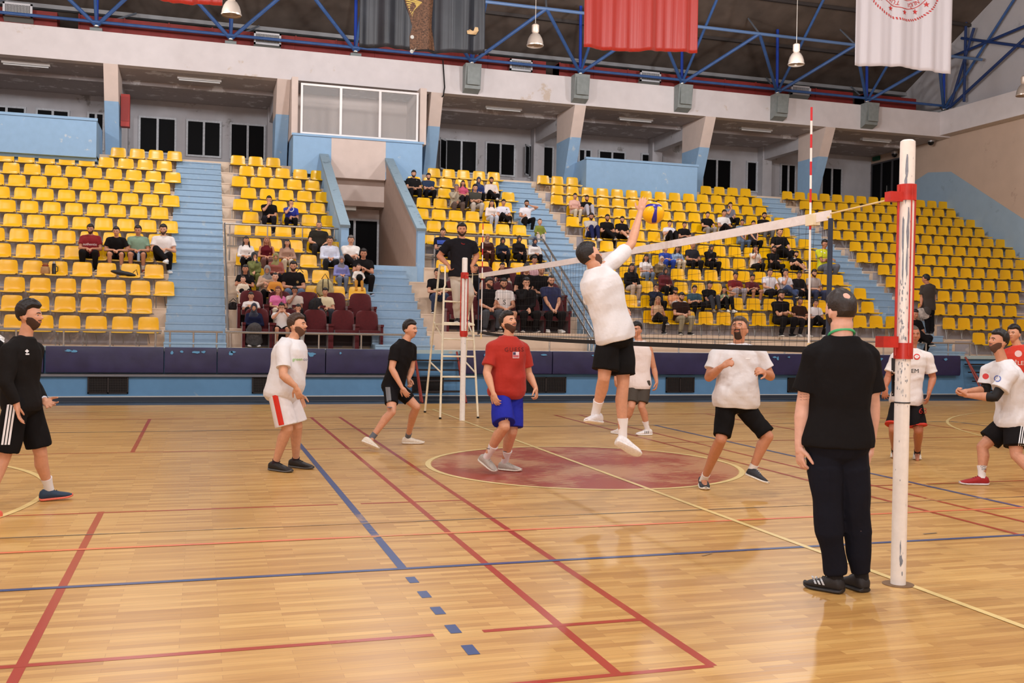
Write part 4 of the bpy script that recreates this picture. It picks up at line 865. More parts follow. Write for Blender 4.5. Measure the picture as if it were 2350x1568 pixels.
for ch, a in (('T', -.25), ('Ü', -.38), ('R', -.52), ('I', .18), ('Ğ', .28), ('I', .37), ('L', .46), ('N', .58)):
    sh, F = text_mesh(ch, .12); an = -PI/2+a; rr_ = rO-.305; up = (math.cos(an), math.sin(an)); xx = (up[1], -up[0])
    fd((np.array([(rr_*up[0]+p[0]*xx[0]+p[1]*up[0], rr_*up[1]+p[0]*xx[1]+p[1]*up[1]) for p in sh]), F), red, 'letter', ox=cxm, oz=cz)
# tie stripes, check cloth, buttons and the small hand of the banner
g = mat((206, 178, 90), .5); bm_ = mat((104, 74, 54), .6, noise=.7, nscale=40)
def bp(px, py): q = at(px, py, y=6.2); return (q[0], q[2])
Lp = [bp(*q) for q in ((926, -4), (938, 30), (946, 60), (940, 85), (941, 113))]; Rp = [bp(*q) for q in ((996, -4), (993, 30), (991, 60), (996, 85), (1000, 114))]; q0 = Lp[0]
G_, GF = grid_rect(0, 1, 0, 1, 14, 24); V = []
for u, v_ in G_:
    t_ = v_*4; a_ = min(3, int(t_)); fr_ = t_-a_; l_ = np.array(Lp[a_])*(1-fr_)+np.array(Lp[a_+1])*fr_; r_ = np.array(Rp[a_])*(1-fr_)+np.array(Rp[a_+1])*fr_; V.append(l_*(1-u)+r_*u-np.array(q0))
decal('check_cloth', (np.array(V), [f_[::-1] for f_ in GF]), f2, (q0[0], 6.0, q0[1]), (1, 0, 0), (0, 0, 1), bm_, .010)
V = []; F = []
for k in range(9):
    a0 = bp(928+2.2*k, 4+5.5*k-8); a1 = bp(968-2.3*k, 30+2.0*k-22); F.append(tuple(range(len(V), len(V)+4))); V += [a0, a1, (a1[0], a1[1]+.022), (a0[0], a0[1]+.022)]
decal('tie_stripes', (np.array(V)-np.array(V[0]), F), f2, (V[0][0], 6.0, V[0][1]), (1, 0, 0), (0, 0, 1), g, .014)
for px, py in ((946, 85), (945, 118)):
    q = bp(px, py); decal('button', disc(.032, 16), f2, (q[0], 6.0, q[1]), (1, 0, 0), (0, 0, 1), mat((206, 210, 206), .4), .014)
V = [bp(*q) for q in ((1070, 72), (1078, 68), (1088, 70), (1092, 60), (1098, 62), (1099, 70), (1094, 78), (1080, 79), (1071, 79))]; q0 = V[0]
decal('printed_hand', (np.array([(a-q0[0], b-q0[1]) for a, b in V]), [tuple(range(9))[::-1]]), f2, (q0[0], 6.0, q0[1]), (1, 0, 0), (0, 0, 1), mat((226, 196, 150), .5), .014)
# ================================================================== seats
yel = mat((240, 186, 8), .26, spec=.45, noise=.04, nscale=3); galv = mat((150, 148, 146), .45, .5)
def seat_shell(mb=None, off=(0, 0, 0)):
    """moulded shell: pan, curved back, rolled rim. origin: seat centre on the tier floor, back towards +y"""
    mb = mb or MB(); prof = [(-.27, .290), (-.265, .302), (-.22, .304), (-.10, .299), (.05, .297), (.092, .303), (.110, .33), (.116, .40), (.124, .50), (.130, .585), (.136, .605), (.143, .602)]
    n = 9; top = []; 
    for j, (y, z) in enumerate(prof):
        hw = .222 if j < 5 else .206-.014*(j-5)/6; row = []
        if j in (0,): hw -= .02
        if j >= 9: hw -= .012*(j-8)
        for i in range(n):
            u = -1+2*i/(n-1); e = abs(u)**3
            row.append((off[0]+u*hw, off[1]+y-(.020*e if j > 5 else 0), off[2]+z+(.006*e if j < 6 else -.012*abs(u)**6*(j > 8))))
        top.append(row)
    T = np.array(top); Bm = T.copy(); Bm[:7, :, 2] -= .012; Bm[6:, :, 1] += .012; Bm[0, :, 2] -= .008
    m = len(prof); v = np.concatenate([T.reshape(-1, 3), Bm.reshape(-1, 3)]); f = []; q = m*n
    for j in range(m-1):
        for i in range(n-1):
            a = j*n+i; f.append((a, a+1, a+n+1, a+n)); f.append((q+a, q+a+n, q+a+n+1, q+a+1))
    for j in range(m-1):
        a = j*n; f.append((a, a+n, q+a+n, q+a)); a = j*n+n-1; f.append((a, q+a, q+a+n, a+n))
    for i in range(n-1):
        f.append((i, q+i, q+i+1, i+1)); a = (m-1)*n+i; f.append((a, a+1, q+a+1, q+a))
    return mb.add(v, f)
def seat_frame(mb=None, o=(0, 0, 0), n=6):
    mb = mb or MB(); x, y, z = o
    mb.tube([(x-.25, y-.04, z+.27), (x+.25, y-.04, z+.27)], .014, n)
    for sx in (-.20,):
        mb.tube([(x+sx-.03, y-.04, z+.27), (x+sx-.03, y-.10, z+.0)], .011, n); mb.tube([(x+sx+.03, y-.04, z+.27), (x+sx+.03, y-.02, z+.0)], .011, n)
    mb.tube([(x, y-.04, z+.26), (x+.02, y+.12, z+.06)], .010, n)
    mb.box(x-.03, x+.03, y-.10, y+.04, z+.26, z+.285)
    return mb
SEATS = []   # (x, y, z, row, block, label)
ordn = ['first', 'second', 'third', 'fourth', 'fifth', 'sixth', 'seventh', 'eighth', 'ninth', 'tenth', 'eleventh', 'twelfth', 'thirteenth', 'fourteenth', 'fifteenth', 'sixteenth', 'seventeenth', 'eighteenth', 'nineteenth']
def addrow(blk, i, xs, frm, dirw):
    for k, x in enumerate(xs):
        SEATS.append((x, 11.05+.7*i, TZ(i), i, blk, 'yellow plastic seat, %s, %s row up, %s from the %s' % (blk, ordn[i], ordn[min(k, 18)], frm)))
def inview(x, y, z, mrg=40):
    px, py = proj((x, y, z+.3)); return -mrg < px < 2350+mrg and py > 0
for i in range(13):
    e = i % 2 == 0
    # left block, counted leftwards from the steps
    x0 = -5.02 if e else -5.27
    if i == 0: x0 = -5.28
    if i == 1: x0 = -5.45
    xs = [x0-.5*k for k in range(12)]
    if i == 12: xs = xs[:4]
    if i == 11: xs = [x for x in xs if x > -9.6]
    addrow('left block', i, [x for x in xs if inview(x, 11.05+.7*i, TZ(i))], 'blue steps', -1)
    # block between steps and doorway
    if i >= 2:
        x0 = -3.27 if e else -3.05; n = 5 if i < 12 else 3
        addrow('second block', i, [x0+.5*k for k in range(n)]+([-.78] if e and i < 5 else []), 'left blue steps', 1)
    # block right of the doorway
    x0 = 1.6 if e else 1.8
    if i >= 4:
        xs = [x0+.49*k for k in range(7)]; xs = [x for x in xs if x < (4.6 if i > 8 else 4.3)]
        if i == 12: xs = [2.56, 3.03, 3.5, 4.0, 4.48]
        addrow('centre block', i, xs, 'doorway wall', 1)
    if i >= 1:
        x0 = 6.1 if e else 6.36
        xs = [x0+.505*k for k in range(16) if x0+.505*k < 13.5]
        if i == 12: xs = [6.12, 6.6, 7.11, 11.9, 12.4, 12.9, 13.4]
        addrow('big right block', i, xs, 'middle blue steps', 1)
    if i >= 1: x0 = 15.02 if e else 15.27
    else: x0 = 15.65
    xs = [x0+.5*k for k in range(14) if x0+.5*k < 21.6]
    addrow('far right block', i, [x for x in xs if inview(x, 11.05+.7*i, TZ(i), 5)], 'right blue steps', 1)
BAGSEATS = []
def sdist(s): return np.linalg.norm(np.array(s[:3])-CPOS)
order = sorted(range(len(SEATS)), key=lambda k: sdist(SEATS[k]))
near = set(order[:300])
me_sh = seat_shell().mesh('seat_shell', [yel], True, 50); me_fr = seat_frame().mesh('seat_frame', [galv], True)
sh0 = None
for k in sorted(near):
    x, y, z, i, blk, lab = SEATS[k]
    t = bpy.data.objects.new('stadium_seat', None); COL.objects.link(t); t.location = (x, y, z); t.empty_display_size = .1
    tag(t, lab, 'seat', 'yellow stadium seats, '+blk)
    for nm, me in (('seat_shell', me_sh), ('support_frame', me_fr)):
        o = bpy.data.objects.new(nm, me); COL.objects.link(o); o.parent = t
rest = [SEATS[k] for k in range(len(SEATS)) if k not in near]
mb = MB()
for s in rest: seat_shell(mb, s[:3])
n_sh = len(mb.f); 
for s in rest: seat_frame(mb, s[:3], 4)
mb.m = [0]*n_sh+[1]*(len(mb.f)-n_sh)
o = mb.build('stadium_seats', [yel, galv], fix=False); tag(o, 'distant rows of yellow plastic stadium seats on the upper and far right tiers', 'seats', kind='stuff')
# maroon upholstered armchairs in the lower rows
maroon = mat((84, 18, 24), .85, sheen=.3, noise=.12, nscale=20); mdark = mat((44, 30, 30), .7)
ac = {}
def armchair_parts():
    b = MB(); rings = []
    for z, hw, y in ((.30, .235, .10), (.34, .25, .105), (.60, .25, .14), (.74, .235, .16), (.80, .20, .17), (.83, .14, .172)):
        rings.append([(hw*math.cos(a), y+.05*math.sin(a)*(1 if math.sin(a) > 0 else .8), z) for a in np.linspace(0, 2*PI, 20, endpoint=False)])
    b.loft(rings); ac['backrest'] = b.mesh('backrest', [maroon], True, 60)
    b = MB(); b.loft([[(-.22*s, -.30, .30), (.22*s, -.30, .30), (.22*s, -.30, .40-.02*(1-s)), (-.22*s, -.30, .40)] for s in (1,)]+[[(-.23, .08, .28), (.23, .08, .28), (.23, .08, .40), (-.23, .08, .40)]]); ac['seat_cushion'] = b.mesh('seat_cushion', [maroon], True)
    b = MB(); b.box(-.235, .235, .12, .20, .05, .34); ac['lower_panel'] = b.mesh('lower_panel', [mdark], False)
    for sg, nm in ((-1, 'armrest_l'), (1, 'armrest_r')):
        b = MB(); b.box(sg*.275-.03, sg*.275+.03, -.22, .17, 0, .50); b.box(sg*.275-.035, sg*.275+.035, -.27, .17, .48, .53); ac[nm] = b.mesh('armrest', [maroon], False)
armchair_parts()
AC = [(0, [-3.15, -2.55, -1.95, -1.33, -.62-.08], 'left'), (1, [-3.2, -2.6, -2.0, -1.4, -.82], 'left'), (1, [1.4, 2.0, 2.6, 3.2, 3.8], 'centre'), (2, [1.55, 2.15, 2.75, 3.35, 3.95], 'centre'), (3, [1.85, 2.45, 3.05, 3.65], 'centre')]
AC[0] = (0, [-3.12, -2.5, -1.9, -1.3, -.78+.0], 'left')
for i, xs, bl in AC:
    for k, x in enumerate(xs):
        t = bpy.data.objects.new('armchair', None); COL.objects.link(t); t.location = (x, 10.98+.7*i, TZ(i)); t.empty_display_size = .1
        tag(t, 'maroon upholstered armchair, %s lower block, %s row up, %s from the left' % (bl, ordn[i], ordn[k]), 'chair', 'maroon armchairs in the lower rows')
        for nm in ('backrest', 'seat_cushion', 'lower_panel', 'armrest_l', 'armrest_r'):
            o = bpy.data.objects.new(nm.split('_l')[0].split('_r')[0] if nm.startswith('arm') else nm, ac[nm]); COL.objects.link(o); o.parent = t
# ================================================================== net, posts, antennae, umpire stand, ball
pm = worn((238, 232, 226), (70, 72, 84), 9, .70, .3, .1); redm = mat((190, 44, 34), .4, noise=.2, nscale=12)
def post(x, y, top, label, r, mm, lean=0):
    t = thing('net_post', label, 'post', (x, y, 0), 'net posts')
    pb = MB(); pb.tube([(x, y, 0), (x, y, .02), (x+lean*.5, y, top-.03), (x+lean*.5, y, top-.01), (x+lean*.5, y, top)], [r, r, r, r*.97, r*.7], 28)
    for z, nm in ((2.46, 'upper_collar'), (1.47, 'lower_collar')):
        MB().tube([(x, y, z-.05), (x, y, z+.05)], r+.012, 28).build(nm, [redm], t)
    sg = 1 if y < 0 else -1
    mb = MB()
    for dx, dy in ((-.060, 0), (.062, 0), (-.008, -.058)): mb.tube([(x+dx, y+dy, 1.44), (x+dx, y+dy, 2.5)], .008 if dy == 0 else .004, 6)
    mb.build('tension_bars', [redm], t)
    mb = MB(); mb.box(x-.14, x-.05, y-.03, y+.03, 2.40, 2.46) if sg > 0 else mb.box(x-.03, x+.03, y-.14, y-.05, 2.40, 2.46); mb.build('pulley_block', [redm], t, smooth=False)
    if y < 0:
        mb = MB(); mb.box(x-.17, x-.06, y-.03, y+.05, 1.49, 1.56); mb.build('winch', [redm], t, smooth=False)
        MB().tube([(x, y, 1.142), (x, y, 1.150)], r+.003, 24).build('tape_ring', [mat((40, 40, 44), .5)], t)
        MB().tube([(x, y, -.001), (x, y, .004)], r+.05, 24).build('floor_socket', [mat((120, 90, 60), .6)], t)
    rr_ = np.random.RandomState(5 if y < 0 else 6); gm = mat((128, 134, 146), .45, noise=.2, nscale=30)
    def patch(a, z, wa, hz):
        m_ = 11; v = []
        for q in np.linspace(0, 2*PI, m_, endpoint=False):
            aa = a+wa*rr_.uniform(.45, 1)*math.cos(q); zz = z+hz*rr_.uniform(.5, 1)*math.sin(q); v.append((x+(r+.0012)*math.cos(aa), y+(r+.0012)*math.sin(aa), zz))
        c_ = (x+(r+.0014)*math.cos(a), y+(r+.0014)*math.sin(a), z); pb.add(v+[c_], [(i_, (i_+1) % m_, m_) for i_ in range(m_)], 1)
    fa = math.atan2(CPOS[1]-y, CPOS[0]-x)
    if y < 0:
        for a, z, wa, hz in ((.05, 2.62, .30, .10), (.12, 2.50, .28, .12), (-.25, 2.25, .22, .16), (.35, 2.2, .20, .18), (-.2, 2.02, .16, .14), (.28, 1.98, .14, .14), (-.3, .16, .30, .05), (-.2, .24, .10, .06), (-.5, .08, .1, .02)): patch(fa-a, z, wa, hz)
        for k in range(70): patch(fa+rr_.uniform(-.7, .7), rr_.uniform(1.18, 1.9), rr_.uniform(.03, .10), rr_.uniform(.005, .022))
    for k in range(26): patch(fa+rr_.uniform(-1, 1), rr_.uniform(.1, 2.7), rr_.uniform(.02, .07), rr_.uniform(.004, .014))
    pb.build('pole', [mm, gm], t, fix=False)
    return t
post(-.06, -5.60, 2.79, 'thick white net post in the right foreground with chipped paint and red collars', .046, pm)
post(0, 5.65, 2.76, 'white net post with red collars at the far side before the umpire stand', .047, pm)
net = thing('volleyball_net', 'black volleyball net with a white top band stretched between the two posts', 'net', (0, 0, 2.43))
YA, YB = -4.72, 4.72
zt = lambda y: 2.43+.02*abs(y/4.7)**2; zb_ = lambda y: 1.43+.055*abs(y/4.7)**3*(y > 0)-.02*math.cos(y/4.7*1.57)
ny = 95
mb = MB(); rg = [[(-.006, y, zt(y)), (.006, y, zt(y)), (.007, y, zt(y)-.07), (-.007, y, zt(y)-.07)] for y in np.linspace(YA, YB, 40)]; mb.loft(rg); mb.build('top_band', [mat((236, 228, 226), .7, bump=.4, bscale=14, noise=.04, nscale=9)], net)
mb = MB(); rg = [[(-.006, y, zb_(y)+.045), (.006, y, zb_(y)+.045), (.006, y, zb_(y)), (-.006, y, zb_(y))] for y in np.linspace(YA, YB, 40)]; mb.loft(rg); mb.build('bottom_band', [mat((26, 24, 24), .8)], net)
mb = MB(); r2 = np.random.RandomState(4)
for k in range(ny+1):
    y = YA+(YB-YA)*k/ny; j = .012
    mb.tube([(0, y, zt(y)-.06), (j*math.sin(k*1.7), y+.010*math.sin(k*.9), zt(y)-.4), (-j*math.sin(k*1.1), y+.012*math.sin(k*.7+1), zt(y)-.7), (0, y, zb_(y)+.03)], .0013, 4)
for q in range(1, 10):
    mb.tube([(.006*math.sin(y*3+q), y, zt(y)-.03+(zb_(y)-zt(y))*q/10+.010*math.sin(y*2.1+q*1.3)) for y in np.linspace(YA, YB, 60)], .0013, 4)
mb.build('netting', [mat((24, 22, 22), .8)], net)
for y, rr_ in ((YA, .018), (YB, .012)):
    MB().tube([(0, y, zt(y)-.06), (0, y, zb_(y)-.02)], rr_, 8).build('side_rod', [mat((40, 50, 70), .5)], net)
rope = mat((226, 200, 150), .7)
MB().tube([(0, YA, 2.425), (-.06, -5.53, 2.44)], .006, 6).build('top_cord', [rope], net); MB().tube([(0, YB, 2.43), (0, 5.6, 2.46)], .004, 6).build('top_cord', [rope], net)
MB().tube([(0, YB, 1.46), (0, 5.6, 1.55)], .003, 6).build('bottom_cord', [rope], net); MB().tube([(0, YA, 1.44), (-.05, -5.52, 1.5)], .003, 6).build('bottom_cord', [rope], net)
MB().ell((0, YA+.02, 2.40), (.012, 0, 0), (0, .02, 0), (0, 0, .012)).build('knot', [rope], net)
for y, px, lab in ((-4.5, (1838, 240, 1857, 797), 'red and white striped net antenna on the near end of the net'), (4.5, (1113, 515, 1106, 770), 'red and white striped net antenna on the far end of the net')):
    a = at(px[0], px[1], x=.0); b = at(px[2], px[3], x=.0)
    a = np.array([-.01, y+(0 if y > 0 else .03), 3.23]); b = np.array([-.01, y, 1.43])
    t = thing('net_antenna', lab, 'antenna', b, 'net antennae'); n = 18
    mr, mw = mat((206, 40, 48), .4), mat((240, 236, 232), .4); M1 = MB()
    pts = [a+(b-a)*k/18 for k in range(11)]+[a+(b-a)*(1-1e-4)]; M1.tube(pts, .0082, 10)
    M1.m = [(1 if (q//10 < 10 and (q//10) % 2 == 0) else 0) for q in range(len(M1.m))]
    M1.build('striped_rod', [mw, mr], t)
    MB().box(-.03, .03, y-.05, y+.05, 2.36, 2.44).build('pocket', [mat((236, 222, 190), .7)], t, smooth=False)
    MB().tube([(-.01, y, 1.50), (-.01, y, 1.40)], .013, 8).build('foot_clip', [rope], t)
# umpire stand
um = mat((232, 222, 196), .4, noise=.08, nscale=20)
st = thing('umpire_stand', 'tall cream tube umpire ladder stand behind the far net post', 'stand', (0, 6.6, 0))
FLn, FRn = at(1010, 962, z=0), at(1097, 960, z=0); 
def up_at(px, py, y): return at(px, py, y=y)
FLt, FRt = up_at(1019, 662, 6.25), up_at(1081, 665, 6.25)
RLb, RRb = at(975, 947, z=0), at(975, 947, z=0)+(FRn-FLn)*1.05; RLt, RRt = up_at(1009, 608, 6.75), up_at(1082, 610, 6.75)
for a, b, nm in ((FLn, FLt, 'front_leg'), (FRn, FRt, 'front_leg'), (RLb, RLt, 'rear_leg'), (RRb, RRt, 'rear_leg')):
    o = MB().tube([a, b], .019, 10).build(nm, [um], st)
    MB().tube([a, a+(b-a)*.012], .023, 10).build('rubber_foot', [M_dark], o)
for py in (692, 742, 779, 819, 866):
    q0 = FLt+(FLn-FLt)*((py-662)/(962-662)); q1 = FRt+(FRn-FRt)*((py-662)/(962-662)); MB().tube([q0, q1], .016, 8).build('rung', [um], st)
for f in (.62, .35): MB().tube([FLn+(FLt-FLn)*f, RLb+(RLt-RLb)*f], .014, 8).build('side_brace', [um], st); MB().tube([FRn+(FRt-FRn)*f, RRb+(RRt-RRb)*f], .014, 8).build('side_brace', [um], st)
q = lambda px, py, y: up_at(px, py, y)
zp = float(up_at(1050, 743, 6.25)[2])
MB().box(FLt[0]-.05, FRt[0]+.05, 6.15, 6.72, zp-.03, zp).build('foot_platform', [um], st, smooth=False)
MB().box(FLt[0]-.03, FRt[0]+.03, 6.35, 6.95, FLt[2]-.02, FLt[2]+.01).build('seat_board', [um], st, smooth=False)
for A, B in ((RLt, FLt), (RRt, FRt)):
    MB().tube([A, np.array([B[0]+.02, 6.28, A[2]-.05]), np.array([B[0]+.02, 6.26, B[2]+.06]), B, np.array([A[0], 6.7, B[2]])], .016, 8).build('armrest', [um], st)
MB().tube([RLt, RRt], .016, 8).build('back_rail', [um], st)
# ball
BC = pt(1499, 489, 10.05); BR = .110
ball = thing('volleyball', 'yellow and blue volleyball at the fingertips of the jumping man', 'ball', BC)
mb = MB(); 
nu, nv = 64, 48; th = np.linspace(0, 2*PI, nu, endpoint=False); ph = np.linspace(.02, PI-.02, nv)
def bdir(p, t): return cR*math.sin(p)*math.cos(t)-cfw*math.sin(p)*math.sin(t)+cU*math.cos(p)
mb.loft([[BC+bdir(p, t)*BR for t in th] for p in ph]); mb.build('yellow_panels', [mat((250, 186, 10), .3)], ball)
def ballstrip(path, wd, m, nm, e=.0012):
    n_ = 8*(len(path)-1)+1; tt = np.linspace(0, len(path)-1, n_); xa = np.arange(len(path)); wd = np.interp(tt, xa, wd)
    path = list(zip(np.interp(tt, xa, [q[0] for q in path]), np.interp(tt, xa, [q[1] for q in path])))
    P = [nrm(cR*a+cU*b-cfw*math.sqrt(max(.02, 1-a*a-b*b))) for a, b in path]; v = []
    for i, p in enumerate(P):
        d = nrm(P[min(i+1, len(P)-1)]-P[max(i-1, 0)]); s = np.cross(p, d); w_ = wd[i] if hasattr(wd, '__len__') else wd
        for u in (-1, -.6, -.2, .2, .6, 1): v.append(BC+nrm(p+s*w_*u)*(BR+e))
    f = [(6*i+j, 6*i+j+1, 6*i+j+7, 6*i+j+6) for i in range(len(P)-1) for j in range(5)]
    MB().add(v, f).build(nm, [m], ball, fix=False)
bb = mat((52, 44, 150), .3)
ballstrip([(-.85, .45), (-.6, .62), (-.3, .66), (0, .62), (.3, .58), (.62, .62), (.75, .55)], [.14, .16, .15, .17, .14, .12, .12], bb, 'blue_panel')
ballstrip([(.05, .58), (.10, .35), (.09, .1), (.05, -.15), (.02, -.45), (0, -.7), (.02, -.93)], [.22, .15, .12, .15, .20, .24, .2], bb, 'blue_panel')
ballstrip([(.15, .85), (.4, .8), (.6, .7)], [.05, .09, .03], mat((226, 226, 232), .35), 'white_panel', .0016)
# ================================================================== players and officials
VA = True
def JJ(D, s=1.0, g=1.0, F=(0, 0, -1), HU=(0, 1, 0), **k):
    J = {'s': s, 'g': g}
    vec = lambda t: nrm(cR*t[0]+cU*t[1]+cfw*t[2])
    J['F'] = vec(F); J['HU'] = vec(HU)
    for q, v in k.items():
        if isinstance(v, tuple) and q[:2] in ('pn', 'hd') and q != 'nb': J[q] = vec(v)
        elif isinstance(v, tuple) and len(v) in (2, 3) and q != 'bend': J[q] = pt(v[0], v[1], D+(v[2] if len(v) == 3 else 0))
        elif q == 'bend': J[q] = cR*v[0]+cU*v[1]+cfw*v[2]
        elif q.startswith('G_'): J[q[2:]] = at(v[0], v[1], z=v[2])
        else: J[q] = v
    for sd in 'LR':
        if 'tip'+sd in J: J['hd'+sd] = nrm(J['tip'+sd]-J['wr'+sd])
    return J
def G(px, py, z=0.0):
    return at(px, py, z=z)
def root_for(J, label, group=None):
    f = (J['toL']+J['toR']+J['anL']+J['anR'])/4; return thing('person', label, 'person', (f[0], f[1], min(J['toL'][2], J['toR'][2])), group)
PL = []
def mk(J, st, label):
    r = root_for(J, label); o = person(J, r, st, True); PL.append((r, J, o)); return J, o
def stripes(o, pts_list, wd, m, nm, tgt):
    """painted strips following the surface between world points"""
    pass
SK = (206, 150, 118)
# 1 man in black jacket, left
J = JJ(8.45, 1.0, 1.0, F=(1, .04, .02), pel=(50, 925), nb=(56, 778), hc=(68, 726), bend=(-.02, 0, 0),
       shR=(22, 806, -.17), shL=(80, 804, .17), elR=(18, 905, -.24), wrR=(36, 928, -.20), elL=(80, 890, .24), wrL=(101, 918, .12), tipR=(46, 985, -.18), tipL=(135, 945, 0), pnR=(.9, 0, .3), pnL=(.3, .5, -.8),
       hipR=(38, 932, -.09), hipL=(66, 932, .09), knR=(8, 1052, -.10), knL=(93, 1040, .15), anR=(-28, 1150, -.2), anL=(103, 1122, .25), cuL=.25, cuR=.25, spL=.35, spR=.22)
J['elR'] = pt(14, 880, 8.2); J['wrR'] = pt(38, 928, 8.22); J['elL'] = pt(72, 872, 8.72)
J['toL'] = G(168, 1141, .02); J['heL'] = G(90, 1151, 0.0); J['toR'] = G(8, 1186, 0); J['heR'] = G(-62, 1190, .02)
J['anL'] = J['heL']*.72+J['toL']*.28+np.array([0, 0, .10])
J1, o1 = mk(J, dict(shirt=(26, 23, 22), sleeve='long', sname='jacket', pants=(22, 20, 21), legs='shorts', lf=.86, lfl=.03, sock=(226, 224, 226), sockh=.30, shoe=((34, 54, 76), (226, 110, 88), (20, 26, 34)), hair='short', hc=(26, 20, 18), beard='full', bc=(58, 40, 32), skin=(204, 148, 118), hth=.006, hem=-.16), 'person in black quarter-zip jacket, black three-stripe shorts and navy running shoes at the left')
jk = o1['shirt']
MB().tube([J1['nb']+np.array([.065*math.cos(a), .065*math.sin(a), .005]) for a in np.linspace(0, 2*PI, 20)], .016, 8).build('collar', [mat((24, 21, 21), .8)], jk)
q = pt(66, 802, 8.0); decal('chest_logo', disc(.016, 4), jk, pt(62, 806, 8.1), cR, cU, mat((225, 225, 228), .5), .004); decal('chest_logo', grid_rect(-.014, .014, -.006, .006, 2, 1), jk, pt(63, 813, 8.1), cR, cU, mat((225, 225, 228), .5), .004)
for dx in (0, 7.5, 15):
    decal('side_stripe', (np.array([(-.013, -.30), (.002, -.30), (.038, .0), (.023, 0)]) if False else grid_rect(-.008, .008, -.19, .19, 1, 24)[0], grid_rect(0, 1, 0, 1, 1, 24)[1]), o1['pants'], pt(13+dx, 968, 8.1), cR, nrm(cU+cR*.15), mat((235, 235, 240), .6), .005)
P_ = J1['wrL']; MB().tube([P_+nrm(J1['wrL']-J1['elL'])*(-.03), P_+nrm(J1['wrL']-J1['elL'])*(.0)], .032, 16).build('wristband', [mat((214, 214, 224), .5)], o1['shirt'])
# 0 partly visible person, far left
J = JJ(9.1, 1.0, 1.05, F=(-.6, 0, -.8), pel=(-52, 900), nb=(-52, 765), hc=(-58, 700), shR=(-96, 790, .05), shL=(-12, 790, -.05), elL=(-4, 860), elR=(-105, 860), wrL=(-22, 915, -.2), wrR=(-90, 920, -.1), hipL=(-34, 905), hipR=(-68, 905), knL=(-34, 1010), knR=(-70, 1010))
for sd, x in (('L', -30), ('R', -75)): J['to'+sd] = G(x-12, 1150); J['he'+sd] = G(x, 1130); J['an'+sd] = J['he'+sd]*.75+J['to'+sd]*.25+np.array([0, 0, .10])
J0, o0 = mk(J, dict(shirt=(28, 26, 28), sleeve='half', pants=(225, 218, 205), legs='long', sock=(230, 230, 230), shoe=((230, 230, 230), (210, 210, 210))), 'person cut off by the left edge, in a black top with white shoulder stripes')
for k in range(3): decal('shoulder_stripe', grid_rect(-.07, .07, -.006, .006, 8, 1), o0['shirt'], pt(-6, 766+4*k, 8.7), nrm(cR-cU*.7), nrm(cU+cR*.7), mat((235, 235, 235), .6), .004)
# 2 white shirt, white shorts with red stripe
J = JJ(10.82, 1.0, 1.08, dp=1.32, F=(1, .12, -.22), pel=(645, 900), nb=(670, 781), hc=(682, 748), bend=(.015, 0, 0), belly=.05, shR=(650, 800, -.19), shL=(688, 800, .19), elR=(650, 862, -.30), wrR=(679, 888, -.27), tipR=(690, 918, -.25), elL=(672, 860, .2), wrL=(688, 905, .18), tipL=(694, 930, .18), pnR=(.2, -.2, .9), pnL=(0, 0, -1),
       hipR=(640, 908, -.1), hipL=(658, 906, .1), knR=(660, 984, -.10), knL=(682, 978, .12), anR=(636, 1056), anL=(679, 1055, .15), cuR=.55, ag=1.08, lg=1.1)
J['toR'] = G(674, 1086); J['heR'] = G(618, 1079); J['toL'] = G(721, 1078); J['heL'] = G(664, 1072); 
for sd in 'LR': J['an'+sd] = J['he'+sd]*.74+J['to'+sd]*.26+np.array([0, 0, .09])
J2, o2 = mk(J, dict(shirt=(222, 219, 220), sleeve='short', sf=.72, pants=(222, 216, 216), legs='shorts', lf=.90, lfl=.035, sock=(48, 30, 40), sockh=.06, shoe=((34, 31, 30), (92, 90, 88), (24, 22, 22)), hair='short', hc=(62, 42, 30), beard='full', bc=(96, 66, 48), skin=(206, 152, 120), hem=-.22, flare=.02), 'person in white t-shirt and white shorts with a red side stripe')
decal('red_stripe', (grid_rect(-.028, .028, -.215, .215, 2, 26)), o2['pants'], pt(636, 930, 10.4), nrm(cR+cU*.2), nrm(cU-cR*.22), mat((206, 44, 26), .7), .006)
sh, F = text_mesh('green', .046); decal('shirt_print', (sh, F), o2['shirt'], pt(683, 825, 10.3), nrm(cR*.8+cfw*.6), cU, mat((120, 190, 60), .6), .004)
sh, F = text_mesh('co', .046); decal('shirt_print', (sh, F), o2['shirt'], pt(701, 825, 10.3), nrm(cR*.6+cfw*.8), cU, mat((70, 80, 110), .6), .004)
# 3 black shirt with moustache
J = JJ(13.0, .97, 1.0, F=(.9, 0, -.45), pel=(902, 886), nb=(930, 784), hc=(941, 757), shR=(908, 803, -.14), shL=(945, 800, .15), elR=(899, 846, -.2), wrR=(922, 889, -.22), tipR=(936, 910, -.22), elL=(945, 846, .16), wrL=(938, 870, .1), tipL=(942, 886, .08), pnR=(.5, -.3, .8), pnL=(-.5, 0, -.8),
       hipR=(897, 892, -.1), hipL=(910, 890, .1), knR=(899, 946, -.28), knL=(956, 934, .1), cuL=1.1, cuR=.4)
J['toR'] = pt(868, 1033, 12.55); J['heR'] = pt(829, 1016, 12.65); J['toL'] = G(974, 1019); J['heL'] = G(922, 1019)
J['anR'] = pt(855, 1003, 12.68); J['anL'] = J['heL']*.74+J['toL']*.26+np.array([0, 0, .09])
J3, o3 = mk(J, dict(shirt=(24, 21, 21), sleeve='short', sf=.6, pants=(22, 20, 22), legs='shorts', lf=.66, lfl=.015, sock=(104, 108, 116), sockh=.14, shoe=((226, 214, 196), (236, 228, 214), (226, 214, 196)), hair='short', hc=(30, 22, 18), beard='moustache', skin=(208, 150, 118)), 'person in black t-shirt and black shorts with a moustache, near the umpire stand')
